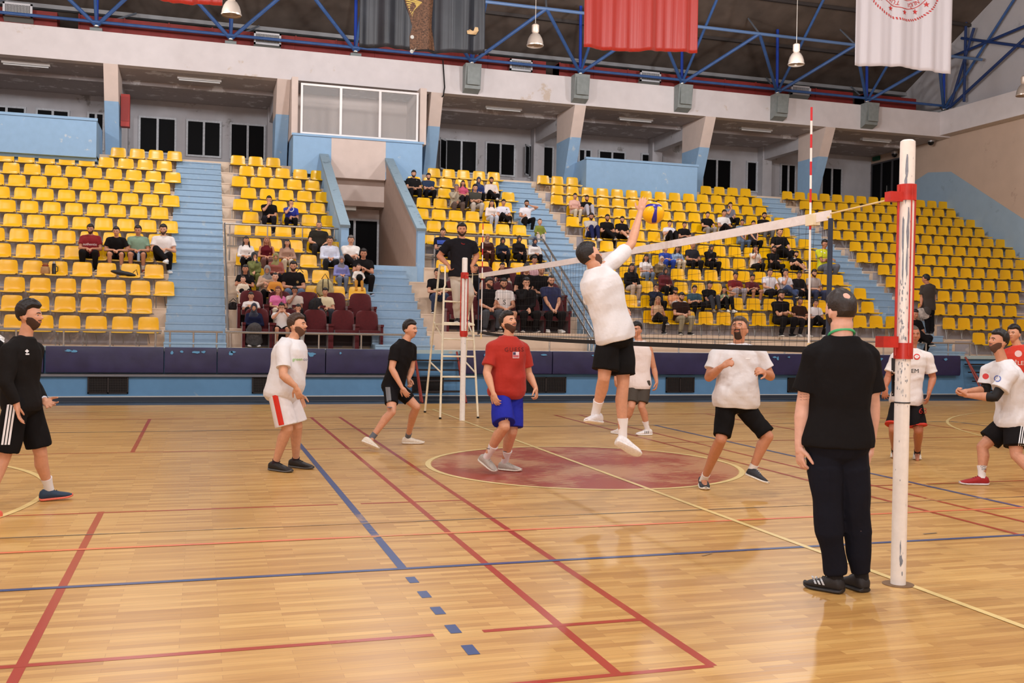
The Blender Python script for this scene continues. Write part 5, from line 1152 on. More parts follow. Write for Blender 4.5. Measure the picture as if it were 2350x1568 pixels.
decal('grey_side_panel', grid_rect(-.035, .025, -.13, .13, 2, 14), o3['pants'], pt(893, 912, 12.6), nrm(cR), nrm(cU-cR*.1), mat((110, 110, 112), .8), .006)
# 4 red shirt, blue shorts
J = JJ(10.95, 1.0, 1.08, F=(.55, .28, -.62), pel=(1163, 895), nb=(1166, 775), hc=(1167, 742), HU=(-.25, 1, .2), belly=.03, dp=1.1, shR=(1131, 799, -.08), shL=(1200, 803, .06), elR=(1117, 856, -.16), wrR=(1131, 900, -.26), tipR=(1140, 926, -.30), elL=(1213, 858, .1), wrL=(1229, 890, .02), tipL=(1233, 914, -.02), pnR=(.6, 0, .7), pnL=(-.9, 0, .3),
       hipR=(1148, 902, -.06), hipL=(1178, 902, .05), knR=(1158, 980, -.28), knL=(1175, 992, -.05), cuR=.5, cuL=.9, ag=1.05, lg=1.08)
J['toR'] = pt(1138, 1086, 10.86); J['heR'] = pt(1098, 1056, 10.98); J['toL'] = G(1197, 1083); J['heL'] = G(1144, 1079)
J['anR'] = pt(1116, 1057, 10.92)+cU*.03; J['anL'] = J['heL']*.74+J['toL']*.26+np.array([0, 0, .09])
J4, o4 = mk(J, dict(shirt=(168, 42, 30), sleeve='short', sf=.72, pants=(28, 36, 150), legs='shorts', lf=.88, lfl=.035, sock=(232, 226, 226), sockh=.40, shoe=((176, 168, 158), (226, 218, 204), (220, 210, 196)), hair='short', hc=(34, 26, 22), beard='full', bc=(74, 50, 40), skin=(208, 152, 120), hem=-.19, flare=.02), 'person in red t-shirt and blue shorts in front of the far net post')
xd = nrm(cR*.88+cfw*.3)
sh, F = text_mesh('GUESS', .062, 1.25); decal('shirt_lettering', (sh, F), o4['shirt'], pt(1180, 803, 10.5), xd, nrm(cU), mat((84, 22, 20), .7), .004)
decal('flag_patch', grid_rect(-.034, .034, -.034, .034, 3, 3), o4['shirt'], pt(1184, 815, 10.5), xd, nrm(cU), mat((224, 196, 200), .7), .004)
decal('flag_patch_canton', grid_rect(-.030, -.002, .002, .030, 2, 2), o4['shirt'], pt(1184, 815, 10.5), xd, nrm(cU), mat((70, 50, 80), .7), .006)
for k in range(3): decal('flag_patch_stripe', grid_rect(-.03, .03, -.003, .003, 2, 1), o4['shirt'], pt(1184, 816+1.9*k, 10.5), xd, nrm(cU), mat((190, 60, 70), .7), .006)
sh, F = text_mesh('H', .045, 1.0); decal('shorts_logo', (sh, F), o4['pants'], pt(1163, 964, 10.3), cR, cU, mat((236, 236, 240), .6), .005)
for px, py in ((1120, 1030), (1159, 1037)): decal('sock_logo', grid_rect(-.018, .018, -.003, .004, 2, 1), o4['sockR' if px < 1140 else 'sockL'], pt(px, py, 10.3), nrm(cR-cU*.2), nrm(cU+cR*.2), mat((60, 60, 70), .7), .004)
# 5 jumping man
J = JJ(8.9, 1.0, 1.04, F=(.80, .34, .42), pel=(1411, 768), nb=(1368, 620), hc=(1355, 590), HU=(-.45, .85, .15), bend=(.01, 0, 0), shL=(1351, 652, .02), shR=(1408, 600, .12), elR=(1449, 560, .38), wrR=(1470, 486, .62), tipR=(1480, 440, .68), elL=(1362, 716, .16), wrL=(1420, 722, .40), tipL=(1452, 712, .45), pnR=(.35, -.2, .9), pnL=(.2, 0, .9),
       hipL=(1396, 775, -.02), hipR=(1428, 778, .10), knL=(1386, 868, -.06), knR=(1430, 882, .05), anL=(1367, 948, .14), anR=(1429, 1004, .05), cuR=.22, spR=.16, tsR=-1, cuL=.7, ng=1.1)
J['toL'] = pt(1349, 976, 9.0); J['heL'] = pt(1374, 968, 9.12); J['toR'] = pt(1470, 1049, 8.92); J['heR'] = pt(1412, 1017, 8.88)
J['toL'] = pt(1346, 970, 8.88); J['heL'] = pt(1379, 974, 9.1)
J5, o5 = mk(J, dict(shirt=(222, 219, 220), sleeve='short', sf=.60, pants=(22, 20, 20), legs='shorts', lf=.80, lfl=.045, sock=(234, 230, 230), sockh=.36, shoe=((230, 226, 226), (238, 236, 236), (228, 224, 224)), hair='short', hc=(26, 20, 18), beard='full', bc=(80, 56, 46), skin=(208, 152, 122), hem=-.12, hth=.004, fold=.007), 'jumping person in white shirt and black shorts hitting the ball at the net')
for k in range(3): 
    c = pt(1434+6*k, 1022+5*k, 8.6); decal('shoe_stripe', grid_rect(-.030, .030, -.006, .006, 4, 1), o5['shoeR'][0], c, nrm(cR-cU*.05), nrm(cU+cR*.05), mat((40, 44, 66), .5), .014)
sh, F = text_mesh('MILLI', .014, 1.2); decal('waist_lettering', (sh, F), o5['pants'], pt(1432, 745, 8.5), nrm(cR+cU*.05), cU, mat((170, 170, 170), .6), .005)
# 6 sleeveless man behind
J = JJ(15.2, .99, 1.0, F=(-.5, -.02, -.85), pel=(1466, 882), nb=(1468, 785), hc=(1461, 758), shR=(1446, 803, .02), shL=(1489, 803, -.02), elR=(1424, 842, .05), wrR=(1413, 868, -.05), tipR=(1413, 885, -.06), elL=(1501, 846, 0), wrL=(1507, 876, -.06), tipL=(1506, 895, -.08), pnR=(.9, 0, .3), pnL=(-.9, 0, .3),
       hipR=(1455, 888), hipL=(1477, 888), knR=(1449, 934, -.15), knL=(1472, 934, -.1), cuL=.6, cuR=.6)
J['toR'] = G(1403, 995); J['heR'] = G(1432, 998); J['toL'] = G(1459, 1000); J['heL'] = G(1496, 999)
for sd in 'LR': J['an'+sd] = J['he'+sd]*.72+J['to'+sd]*.28+np.array([0, 0, .09])
J6, o6 = mk(J, dict(shirt=(228, 214, 208), sleeve='none', sname='sleeveless_shirt', pants=(72, 64, 56), legs='shorts', lf=.80, lfl=.02, sock=(232, 226, 224), sockh=.36, shoe=((230, 222, 218), (236, 232, 228), (226, 220, 216)), hair='short', hc=(30, 24, 22), beard='moustache', skin=(200, 140, 108)), 'person in white sleeveless shirt and dark grey shorts behind the jumping man')
for k in range(3): decal('shoe_stripe', grid_rect(-.004, .004, -.02, .02, 1, 3), o6['shoeL'][0], pt(1480+4*k, 992, 14.8), cR, nrm(cU+cR*.2), mat((40, 44, 56), .5), .004)
# 7 goatee man
J = JJ(9.75, 1.0, 1.12, F=(-.42, .42, -.75), HU=(.2, .85, .5), pel=(1688, 922), nb=(1694, 795), hc=(1697, 758), belly=.05, shR=(1647, 817), shL=(1742, 817), elR=(1627, 866, -.05), wrR=(1656, 842, -.22), tipR=(1674, 833, -.26), elL=(1768, 864, -.02), wrL=(1756, 856, -.26), tipL=(1737, 846, -.38), pnR=(.3, -.6, .5), pnL=(-.3, -.5, .6),
       hipR=(1668, 932), hipL=(1706, 932), knR=(1655, 1008, -.14), knL=(1762, 1002, -.12), anR=(1622, 1098), anL=(1726, 1078), cuR=1.3, cuL=.8, ag=1.1, lg=1.0, tsL=-1, tsR=-1)
J['toR'] = G(1631, 1140); J['heR'] = G(1610, 1114, .0); J['toL'] = pt(1762, 1114, 9.55); J['heL'] = pt(1711, 1092, 9.72)
J['anR'] = J['heR']*.74+J['toR']*.26+np.array([0, 0, .09]); J['anL'] = pt(1727, 1076, 9.7)
J7, o7 = mk(J, dict(shirt=(222, 219, 220), sleeve='short', sf=.66, pants=(22, 20, 20), legs='shorts', lf=.92, lfl=.012, sock=(232, 228, 224), sockh=.13, shoe=((44, 46, 52), (232, 226, 214), (206, 210, 220)), hair='short', hc=(84, 72, 64), beard='goatee', bc=(40, 30, 28), skin=(196, 136, 104), hem=-.12, flare=.02), 'person with a black goatee looking up, in white t-shirt and black shorts')
decal('chest_logo', grid_rect(-.02, .02, -.005, .005, 2, 1), o7['shirt'], pt(1716, 823, 9.3), cR, cU, mat((245, 245, 245), .4), .004)
# 8 official in black, back view
J = JJ(6.12, 1.06, 1.06, F=(-.30, 0, .95), pel=(1921, 1012), nb=(1931, 780), hc=(1929, 715), shL=(1868, 818, -.02), shR=(1990, 818, .02), elL=(1843, 930, .02), wrL=(1834, 1022, 0), tipL=(1838, 1074, 0), elR=(2003, 930, .06), wrR=(1996, 1030, .12), tipR=(1990, 1072, .12), pnL=(.9, 0, .3), pnR=(-.9, 0, .3),
       hipL=(1893, 1035), hipR=(1950, 1035), knL=(1899, 1172, -.03), knR=(1962, 1170, 0), cuL=.55, cuR=.6, belly=.0, lg=1.02, tsL=-1, ng=1.15)
J['toL'] = G(1846, 1346); J['heL'] = G(1936, 1364); J['toR'] = G(1930, 1340); J['heR'] = G(1988, 1362)
for sd in 'LR': J['an'+sd] = J['he'+sd]*.80+J['to'+sd]*.20+np.array([0, 0, .10])
J8, o8 = mk(J, dict(shirt=(22, 20, 21), sleeve='short', sf=.72, sfl=.012, pants=(22, 23, 32), legs='long', slim=1.04, sock=(24, 22, 24), sockh=.08, shoe=((34, 31, 32), (46, 44, 44), (26, 24, 24)), hair='balding', hc=(42, 32, 28), beard='full', skin=(214, 166, 146), hem=-.06, flare=.02, fold=.005), 'person in black t-shirt and dark trousers seen from behind beside the near post')
for k in range(3): decal('shoe_stripe', grid_rect(-.006, .006, -.026, .026, 1, 4), o8['shoeL'][0], pt(1868+9*k, 1331+1.5*k, 5.8), nrm(cR+cU*-.1), nrm(cU-cR*.45), mat((190, 194, 200), .4), .004)
for k in range(5):
    sh, F = text_mesh('~ ~~ ~', .022, 1.0); decal('forearm_tattoo', (sh, F), o8['body'], pt(1848, 893+6*k, 5.8), nrm(cR+cU*.05), cU, mat((112, 84, 84), .6), .0015)
lc = MB(); nb = J8['nb']+np.array([0, 0, .035]); lc.tube([nb+cR*(.074*math.cos(a))+cfw*(.070*math.sin(a))+cU*(-.028*math.sin(a)) for a in np.linspace(0, 2*PI, 24)], .008, 6)
lan = tag(lc.build('lanyard', [mat((70, 180, 120), .5)]), 'green lanyard round the neck of the official in black', 'lanyard')
# 9 man behind the near post
J = JJ(12.2, .99, 1.02, F=(-.1, .05, -1), pel=(2080, 916), nb=(2091, 803), hc=(2096, 770), shR=(2056, 822), shL=(2128, 822), elR=(2038, 866, -.02), wrR=(2033, 886, -.12), tipR=(2030, 910, -.14), elL=(2141, 868), wrL=(2133, 898, -.12), tipL=(2126, 930, -.16), pnR=(.7, 0, .6), pnL=(-.8, 0, .6),
       hipR=(2064, 924), hipL=(2097, 924), knR=(2050, 986, -.12), knL=(2108, 988, -.1), spL=.3, spR=.2, cuL=.3, tsL=-1, tsR=1)
J['toR'] = G(2052, 1068); J['heR'] = G(2053, 1046); J['toL'] = G(2107, 1070); J['heL'] = G(2104, 1050)
for sd in 'LR': J['an'+sd] = J['he'+sd]*.74+J['to'+sd]*.26+np.array([0, 0, .09])
J9, o9 = mk(J, dict(shirt=(226, 218, 214), sleeve='short', sf=.74, pants=(26, 23, 24), legs='shorts', lf=.84, lfl=.03, sock=(30, 28, 34), sockh=.12, shoe=((226, 216, 198), (220, 212, 200), (40, 66, 170)), hair='buzz', hc=(84, 70, 60), skin=(176, 112, 82), hem=-.13), 'person in white crescent-badge shirt and black shorts numbered 63 behind the near post')
decal('red_badge', disc(.036, 20), o9['shirt'], pt(2104, 819, 11.8), cR, cU, mat((206, 48, 40), .6), .004); decal('badge_crescent', disc(.022, 18, r0=.014), o9['shirt'], pt(2104, 819, 11.8), cR, cU, mat((235, 230, 228), .6), .006)
sh, F = text_mesh('EM', .07); decal('shirt_lettering', (sh, F), o9['shirt'], pt(2100, 852, 11.8), cR, cU, mat((30, 28, 34), .6), .004)
sh, F = text_mesh('63', .095); decal('shorts_number', (sh, F), o9['pants'], pt(2118, 944, 11.6), cR, cU, mat((180, 44, 34), .6), .006)
for sd, px in (('R', 2050), ('L', 2110)):
    a = J9['kn'+sd]; h = J9['hip'+sd]; q = h*.16+a*.84; MB().tube([q+(h-a)*.04, q-(h-a)*.02], [.106, .110], 24).build('red_hem', [mat((196, 56, 40), .8)], o9['pants'])
decal('black_side', grid_rect(-.06, .05, -.26, .20, 4, 14), o9['shirt'], pt(2058, 860, 11.8), cR, cU, mat((30, 26, 26), .8), .005)
# 10 forearm pass
J = JJ(10.6, 1.0, 1.08, F=(-.95, .22, -.2), HU=(.22, 1, 0), pel=(2322, 965), nb=(2302, 832), hc=(2291, 785), bend=(.02, 0, 0), shL=(2318, 858, -.17), shR=(2268, 850, .18), elL=(2283, 912, -.20), wrL=(2222, 908, -.03), tipL=(2190, 904, .03), elR=(2262, 896, .18), wrR=(2220, 898, .08), tipR=(2190, 900, .05), pnL=(.1, 1, .3), pnR=(.1, 1, -.3),
       hipL=(2330, 975, -.1), hipR=(2312, 972, .1), knR=(2254, 1026, .12), knL=(2332, 1045, -.2), cuL=1.0, cuR=1.1, ag=1.08, lg=1.05)
J['toR'] = G(2201, 1112); J['heR'] = G(2269, 1114); J['anR'] = J['heR']*.76+J['toR']*.24+np.array([0, 0, .09]); J['toL'] = G(2360, 1155); J['heL'] = G(2410, 1135); J['anL'] = J['heL']*.7+J['toL']*.3+np.array([0, 0, .12])
J10, o10 = mk(J, dict(shirt=(222, 219, 220), sleeve='short', sf=.68, sfl=.02, pants=(24, 21, 22), legs='shorts', lf=.72, lfl=.04, sock=(234, 230, 230), sockh=.36, shoe=((164, 34, 40), (220, 214, 220), (150, 30, 34)), hair='short', hc=(28, 22, 20), beard='full', bc=(92, 64, 52), skin=(200, 142, 112), hem=-.10, flare=.02), 'person in white t-shirt with black arm sleeves holding both forearms out at the right edge')
for sd in 'LR':
    sh_, el_, wr_ = J10['sh'+sd], J10['el'+sd], J10['wr'+sd]; mb = MB(); mb.tube([sh_*.45+el_*.55, el_*.9+sh_*.1, el_, el_*.92+wr_*.08, el_*.72+wr_*.28], [.052, .050, .050, .050, .048], 18); mb.build('arm_sleeve', [mat((20, 18, 20), .7)], o10['body'])
decal('red_badge', disc(.030, 18), o10['shirt'], pt(2262, 864, 10.2), nrm(cR+cfw*.0), cU, mat((200, 60, 60), .6), .004); decal('blue_badge', disc(.034, 20, r0=.024), o10['shirt'], pt(2289, 869, 10.2), cR, cU, mat((90, 110, 180), .6), .004); decal('blue_badge', disc(.014, 3), o10['shirt'], pt(2289, 870, 10.2), cR, cU, mat((90, 110, 180), .6), .004)
sh, F = text_mesh('CHI', .03); decal('sock_lettering', (sh, F), o10['sockR'], pt(2256, 1071, 10.2), cR, cU, mat((60, 60, 66), .6), .004); sh, F = text_mesh('DA', .03); decal('sock_lettering', (sh, F), o10['sockR'], pt(2258, 1077, 10.2), cR, cU, mat((60, 60, 66), .6), .004)
for k in range(3): decal('side_stripe', grid_rect(-.005, .005, -.12, .12, 1, 12), o10['pants'], pt(2341+5*k, 1000, 10.2), cR, nrm(cU+cR*.15), mat((232, 232, 235), .6), .006)
# 11 red shirt, right edge
J = JJ(13.8, 1.0, 1.05, F=(-.75, .05, -.6), pel=(2352, 890), nb=(2336, 795), hc=(2327, 767), shR=(2312, 812, .08), shL=(2365, 814, -.08), elR=(2318, 860, .1), wrR=(2330, 890), elL=(2378, 860), wrL=(2370, 890), hipR=(2343, 898), hipL=(2366, 898), knR=(2345, 960), knL=(2385, 960))
for sd, x in (('R', 2320), ('L', 2385)): J['to'+sd] = G(x-12, 1022); J['he'+sd] = G(x+10, 1016); J['an'+sd] = J['he'+sd]*.7+J['to'+sd]*.3+np.array([0, 0, .09])
J11, o11 = mk(J, dict(shirt=(206, 60, 44), sleeve='short', pants=(28, 26, 28), legs='shorts', sock=(28, 26, 28), sockh=.3, shoe=((28, 26, 28), (60, 60, 60)), hair='short', hc=(26, 20, 18), skin=(206, 148, 116)), 'person in red jersey with a white badge, half hidden at the right edge')
decal('white_badge', disc(.045, 20), o11['shirt'], pt(2337, 812, 13.4), cR, cU, mat((224, 190, 186), .6), .004); sh, F = text_mesh('İLE', .08); decal('shirt_lettering', (sh, F), o11['shirt'], pt(2339, 834, 13.4), cR, cU, mat((236, 224, 220), .6), .004)
MB().tube([J11['nb']+np.array([.07*math.cos(a), .07*math.sin(a), -.015]) for a in np.linspace(0, 2*PI, 20)], .010, 6).build('collar', [mat((230, 220, 216), .7)], o11['shirt'])
# 12 umpire on the stand
yU = 6.32; DU = float((at(1058, 620, y=yU)-CPOS)@cfw)
J = JJ(DU, 1.02, 1.06, F=(.12, -.03, -1), pel=(1056, 632), nb=(1060, 551), hc=(1060, 529), shR=(1029, 562), shL=(1084, 563), elR=(1008, 588, .06), wrR=(1029, 609, -.04), tipR=(1036, 620, -.1), elL=(1094, 588, .08), wrL=(1082, 612, -.06), tipL=(1088, 625, -.12), pnR=(.3, 0, -1), pnL=(-.3, 0, -1),
       hipR=(1046, 638), hipL=(1066, 638), knR=(1049, 690, -.05), knL=(1079, 675, -.22), anR=(1049, 733, .0), anL=(1063, 733, -.02), cuR=.5, cuL=.5, ag=1.2)
zpl = zp+.0
J['anR'] = at(1050, 729, y=6.42); J['anR'][2] = zpl+.09; J['anL'] = at(1066, 729, y=6.42); J['anL'][2] = zpl+.09
for sd in 'LR': J['to'+sd] = J['an'+sd]+np.array([(.02 if sd == 'L' else -.06), -.19, -.085]); J['he'+sd] = J['an'+sd]+np.array([0, .05, -.085])
J12, o12 = mk(J, dict(shirt=(30, 28, 32), sleeve='short', sf=.64, pants=(198, 186, 172), legs='long', slim=1.0, sock=(40, 40, 40), sockh=.05, shoe=((28, 26, 28), (224, 216, 210), (30, 28, 30)), hair='short', hc=(38, 30, 26), beard='full', skin=(200, 138, 106), hem=-.06), 'person standing on the umpire stand in black v-neck t-shirt and beige trousers')
lc = MB(); lc.tube([J12['nb']+np.array([.06*math.cos(a), -.055*math.sin(a)-.015-(.06 if math.sin(a) > .2 else 0)*math.sin(a), .015-.10*max(0, math.sin(a))]) for a in np.linspace(0, 2*PI, 24)], .006, 6); tag(lc.build('whistle_cord', [mat((150, 30, 30), .6)]), 'thin red whistle cord round the neck of the umpire', 'cord')
# 13 man walking up the right steps
DS = 27.4; q = at(2133, 778, x=14.25); DS = float((q-CPOS)@cfw)
J = JJ(DS, 1.0, 1.0, F=(-.6, 0, .7), pel=(2130, 706), nb=(2130, 653), hc=(2125, 641), shL=(2118, 660), shR=(2141, 660), elL=(2115, 683), wrL=(2114, 700, -.1), elR=(2144, 683), wrR=(2142, 701), tipL=(2112, 708), tipR=(2142, 710), hipL=(2126, 709), hipR=(2136, 709), knL=(2128, 741), knR=(2138, 739), anL=(2131, 768), anR=(2139, 762), toL=(2123, 774), heL=(2135, 775), toR=(2129, 768), heR=(2141, 768))
J13, o13 = mk(J, dict(shirt=(58, 50, 46), sleeve='short', sf=.7, pants=(22, 20, 22), legs='long', slim=.85, sock=(28, 26, 26), sockh=.05, shoe=((32, 30, 32), (200, 196, 190)), hair='short', hc=(22, 18, 18), skin=(190, 128, 98)), 'person in dark grey t-shirt and black trousers walking up the right blue steps')
a = pt(2112, 706, DS-.15); bagt = thing('jacket', 'folded grey and white jacket carried by the man on the right steps', 'jacket', a)
mb = MB(); mb.ell(a+cR*.07-cU*.16, cR*.17-cU*.08, cU*.13+cR*.05, cfw*.05, 16, 10); mb.build('cloth', [mat((176, 164, 156), .8, noise=.4, nscale=14, bump=.5)], bagt)
mb = MB(); mb.ell(a+cR*.17-cU*.10, cR*.12-cU*.03, cU*.12+cR*.03, cfw*.055, 16, 10); mb.build('dark_panel', [mat((60, 54, 52), .8)], bagt)
# ================================================================== spectators
VA = False
def ik(a, b, l1, l2, pole):
    d = b-a; L = min(np.linalg.norm(d), (l1+l2)*.995); u = nrm(d); x = (l1*l1-l2*l2+L*L)/(2*L); h = math.sqrt(max(1e-6, l1*l1-x*x)); p = nrm(pole-u*(pole@u)); return a+u*x+p*h
V3 = lambda *a: np.array(a, float)
def sit(px, py, label, shirt, pants, pose='lap', hair='short', row=None, s=None, woman=False, seat_y=None, turn=0.0, lean=0.0, group=None, legs='n', **st):
    best = None
    for i in ([row] if row is not None else range(13)):
        y = 10.98+.7*i-.03+lean*-.1; P = at(px, py, y=y); fz = TZ(i)
        k = (P[2]-fz-.31)/.72
        if best is None or abs(k-.90) < abs(best[0]-.90): best = (k, i, P, y, fz)
    k, i, P, y, fz = best; X = P[0]
    if s is None: s = min(1.05, max(.76, k))
    hz = P[2]; pan = fz+.31 if s > .7 else hz-.74*s
    k = s; sw = .90 if woman else 1.0
    pel = V3(X, 10.98+.7*i-.02, pan+.10*k); nb = V3(X+.02*turn, y+.02-lean*.20, hz-.155*k); hc = V3(X, y-.03-lean*.22, hz)
    f = V3(math.sin(turn), -math.cos(turn), 0); sd = V3(math.cos(turn), math.sin(turn), 0)
    J = {'s': k, 'g': (.92 if woman else 1.0)*st.pop('g', 1.0), 'pel': pel, 'nb': nb, 'hc': hc, 'F': nrm(V3(math.sin(turn*1.3)+st.pop('look', -.12), -1, st.pop('nod', -.12))), 'HU': V3(0, 0, 1.)}
    if woman: J['bust'] = .035; J['lg'] = .92; J['ag'] = .85
    J['belly'] = st.pop('belly', 0)
    J['shL'] = nb+sd*.178*k*sw-V3(0, 0, .06*k); J['shR'] = nb-sd*.178*k*sw-V3(0, 0, .06*k)
    wide = .10 if woman else .15
    lf = V3(0, -1, 0)
    for q, sg in (('L', 1), ('R', -1)):
        hp = pel+V3(sg*.09*k, -.02*k, -.02*k); kn = pel+V3(sg*wide*k, -.43*k, .03*k); an = V3(X+sg*(wide-.01)*k, pel[1]-.27*k, fz+.09*k)
        an[2] = max(fz+.09*k, kn[2]-.43*k) if k > .75 else kn[2]-.40*k
        J['hip'+q], J['kn'+q], J['an'+q] = hp, kn, an
    if legs == 'x':   # right ankle on the left knee
        J['knR'] = pel+V3(-.14*k, -.38*k, .16*k); J['anR'] = J['knL']+V3(-.06*k, -.02, .07*k); J['anR'] = J['knR']+V3(.24*k, -.16*k, -.26*k)
    if legs == 'up':
        for q, sg in (('L', 1), ('R', -1)): J['kn'+q] = pel+V3(sg*.11*k, -.36*k, .24*k); J['an'+q] = pel+V3(sg*.10*k, -.50*k, -.16*k)
    for q, sg in (('L', 1), ('R', -1)):
        t = V3(sg*.05*k, -.18*k, -.075*k); J['to'+q] = J['an'+q]+t; J['he'+q] = J['an'+q]+V3(0, .05*k, -.085*k)
    l1, l2 = .285*k, .25*k; lap = (J['knL']+J['knR'])/2
    poles = {'L': V3(.8, .3, -.8), 'R': V3(-.8, .3, -.8)}
    wr = {}
    if pose == 'lap': wr = {'L': pel*.45+lap*.55+V3(.06*k, 0, .12*k), 'R': pel*.45+lap*.55+V3(-.05*k, -.03, .12*k)}
    elif pose == 'knees': wr = {'L': J['knL']*.8+J['hipL']*.2+V3(.0, 0, .10*k), 'R': J['knR']*.8+J['hipR']*.2+V3(0, 0, .10*k)}
    elif pose == 'cross': wr = {'L': nb+f*.24*k-sd*.10*k-V3(0, 0, .27*k), 'R': nb+f*.22*k+sd*.10*k-V3(0, 0, .25*k)}
    elif pose == 'chin': wr = {'R': hc+f*.13*k-V3(0, 0, .15*k)-sd*.02, 'L': pel*.4+lap*.6+V3(0, 0, .12*k)}
    elif pose == 'phone': wr = {'L': hc+f*.05*k-V3(0, 0, .07*k)+sd*.14*k, 'R': J['knR']*.7+J['hipR']*.3+V3(0, 0, .10*k)}
    elif pose == 'mouth': wr = {'R': hc+f*.16*k-V3(0, 0, .12*k)-sd*.07*k, 'L': hc+f*.16*k-V3(0, 0, .12*k)+sd*.07*k}
    elif pose == 'hold': wr = {'L': pel*.5+lap*.5+V3(.02*k, -.08, .20*k), 'R': pel*.5+lap*.5+V3(-.08*k, -.1, .26*k)}
    for q in 'LR':
        J['wr'+q] = wr[q]; J['el'+q] = ik(J['sh'+q], wr[q], l1, l2, poles[q])
        if np.linalg.norm(wr[q]-J['sh'+q]) > (l1+l2): J['wr'+q] = J['sh'+q]+nrm(wr[q]-J['sh'+q])*(l1+l2)*.99
        sgn = -1 if q == 'L' else 1
        J['hd'+q] = nrm(V3(sgn*.6, -.5, -.25)) if pose in ('lap', 'hold', 'cross') else (nrm(hc-J['wr'+q]+V3(0, -.02, .02)) if pose in ('mouth', 'phone') or (pose == 'chin' and q == 'R') else nrm(V3(sgn*.15, -.7, -.5)))
        J['pn'+q] = V3(0, .3, -1) if pose != 'mouth' else V3(0, 1, 0); J['cu'+q] = .8
    r = thing('person', label, 'person', (pel[0], pel[1], fz), group or 'spectators in the stands')
    st.setdefault('skin', random.choice([(198, 142, 112), (188, 130, 100), (204, 150, 120)]))
    st2 = dict(shirt=shirt, hair=hair, hem=-.10, fold=.004)
    if pants: st2['pants'] = pants
    st2.update(st)
    if woman and 'sleeve' not in st2: st2['sleeve'] = 'long' if hair == 'hijab' else 'short'
    o = person(J, r, st2, False)
    return J, o, r
BK = (24, 21, 22); WH = (226, 218, 214); DN = (88, 104, 128); NV = (30, 34, 60); GR = (110, 106, 104); CRM = (212, 196, 172)
sh_w = ((222, 218, 212), (232, 230, 226)); sh_k = ((28, 26, 28), (196, 192, 188))
# --- left block, four men
J, o, r = sit(208, 527, 'bearded person in maroon jersey reading authentic, leftmost of four on the yellow seats', (128, 24, 30), BK, 'lap', beard='full', g=1.12, hc=(30, 24, 22))
s_, F = text_mesh('authentic', .080); decal('jersey_lettering', (s_, F), o['shirt'], J['nb']+V3(0, -.25, -.20), (1, 0, 0), (0, 0, 1), mat((236, 228, 226), .6), .006)
sit(268, 533, 'person in black t-shirt and shorts, second of four on the left seats', BK, BK, 'lap', legs='n', sock=WH, sockh=.3, shoe=((150, 140, 132), (120, 100, 90)), lf=.7, lean=.6, **{'skin': (214, 158, 130)}) if False else None
def shorts(*a, **k):
    k.setdefault('sock', WH); k.setdefault('sockh', .3)
    k['_legs'] = 'shorts'; return sit2(*a, **k)
def sit2(*a, **k):
    lg = k.pop('_legs', None)
    if lg is None: return sit(*a, **k)
    # clothing length travels separately from the leg pose
    global person
    base = person
    def p2(J, r, st, fine): st = dict(st); st['legs'] = lg; st.setdefault('lf', .75); return base(J, r, st, fine)
    person = p2
    try: return sit(*a, **k)
    finally: person = base
shorts(268, 533, 'person in black t-shirt and black shorts, second of four on the left seats', BK, BK, 'lap', lean=.5, shoe=((150, 140, 132), (120, 100, 90)))
shorts(317, 530, 'person in sage green t-shirt and dark shorts, third of four on the left seats', (124, 150, 128), (30, 32, 44), 'lap', g=1.08, shoe=((170, 90, 74), (200, 190, 180)))
sit(375, 528, 'bearded person in white t-shirt, rightmost of four on the left seats', WH, BK, 'lap', legs='x', beard='full', shoe=sh_w)
# --- second block
sit(617, 460, 'person in black t-shirt with hand on chin, upper second block', BK, (34, 32, 38), 'chin', g=1.12, lean=.3)
J, o, r = sit(667, 468, 'person in blue and white football jersey numbered 10, upper second block', (42, 52, 150), BK, 'chin', lean=.5, hair='buzz')
s_, F = text_mesh('10', .13); decal('jersey_number', (s_, F), o['shirt'], J['nb']+V3(0, -.3, -.33), (1, 0, 0), (0, 0, 1), mat((236, 228, 226), .6), .006)
decal('white_collar', disc(.075, 20, r0=.058), o['shirt'], J['nb']+V3(0, -.2, -.03), (1, 0, 0), (0, 0, 1), mat((230, 228, 230), .6), .006)
sit(732, 518, 'large person with grey beard in dark olive polo, hands on knees', (42, 38, 32), (48, 46, 48), 'knees', hair='buzz', hc=(70, 64, 60), beard='full', bc=(150, 144, 138), g=1.3, belly=.06)
sit(565, 552, 'woman with dark hair in white long-sleeved top, top left of the lower second block', (228, 220, 214), BK, 'lap', hair='long', woman=True, sleeve='half', row=4)
sit(612, 552, 'woman with long blond hair in maroon sleeveless top', (88, 22, 30), (120, 84, 78), 'lap', hair='long', hc=(150, 104, 66), woman=True, sleeve='none', row=4)
sit(659, 558, 'woman with long dark hair in beige-brown top and cream trousers', (164, 128, 108), CRM, 'lap', hair='long', woman=True, row=4, sleeve='half')
sit(757, 553, 'person in pale blue button shirt beside the man in the white v-neck', (204, 208, 224), (40, 40, 44), 'lap', row=4, sleeve='long')
sit(805, 552, 'grey-haired person in white v-neck with arms folded, right of the pale blue shirt', (230, 224, 218), BK, 'cross', row=4, hc=(90, 84, 80), beard='moustache', legs='x')
sit(583, 588, 'woman in black headscarf and olive green jacket with hand at chin', (112, 116, 62), (112, 116, 62), 'chin', hair='hijab', hj=(26, 24, 28), woman=True, turn=.4, row=3)
sit(633, 590, 'woman in olive yellow headscarf and dusty pink top', (150, 84, 72), (34, 30, 36), 'lap', hair='hijab', hj=(134, 124, 72), woman=True, row=3)
sit(784, 597, 'woman in grey headscarf, lavender shirt and jeans', (128, 130, 186), (112, 122, 144), 'lap', hair='hijab', hj=(118, 112, 120), woman=True, row=3)
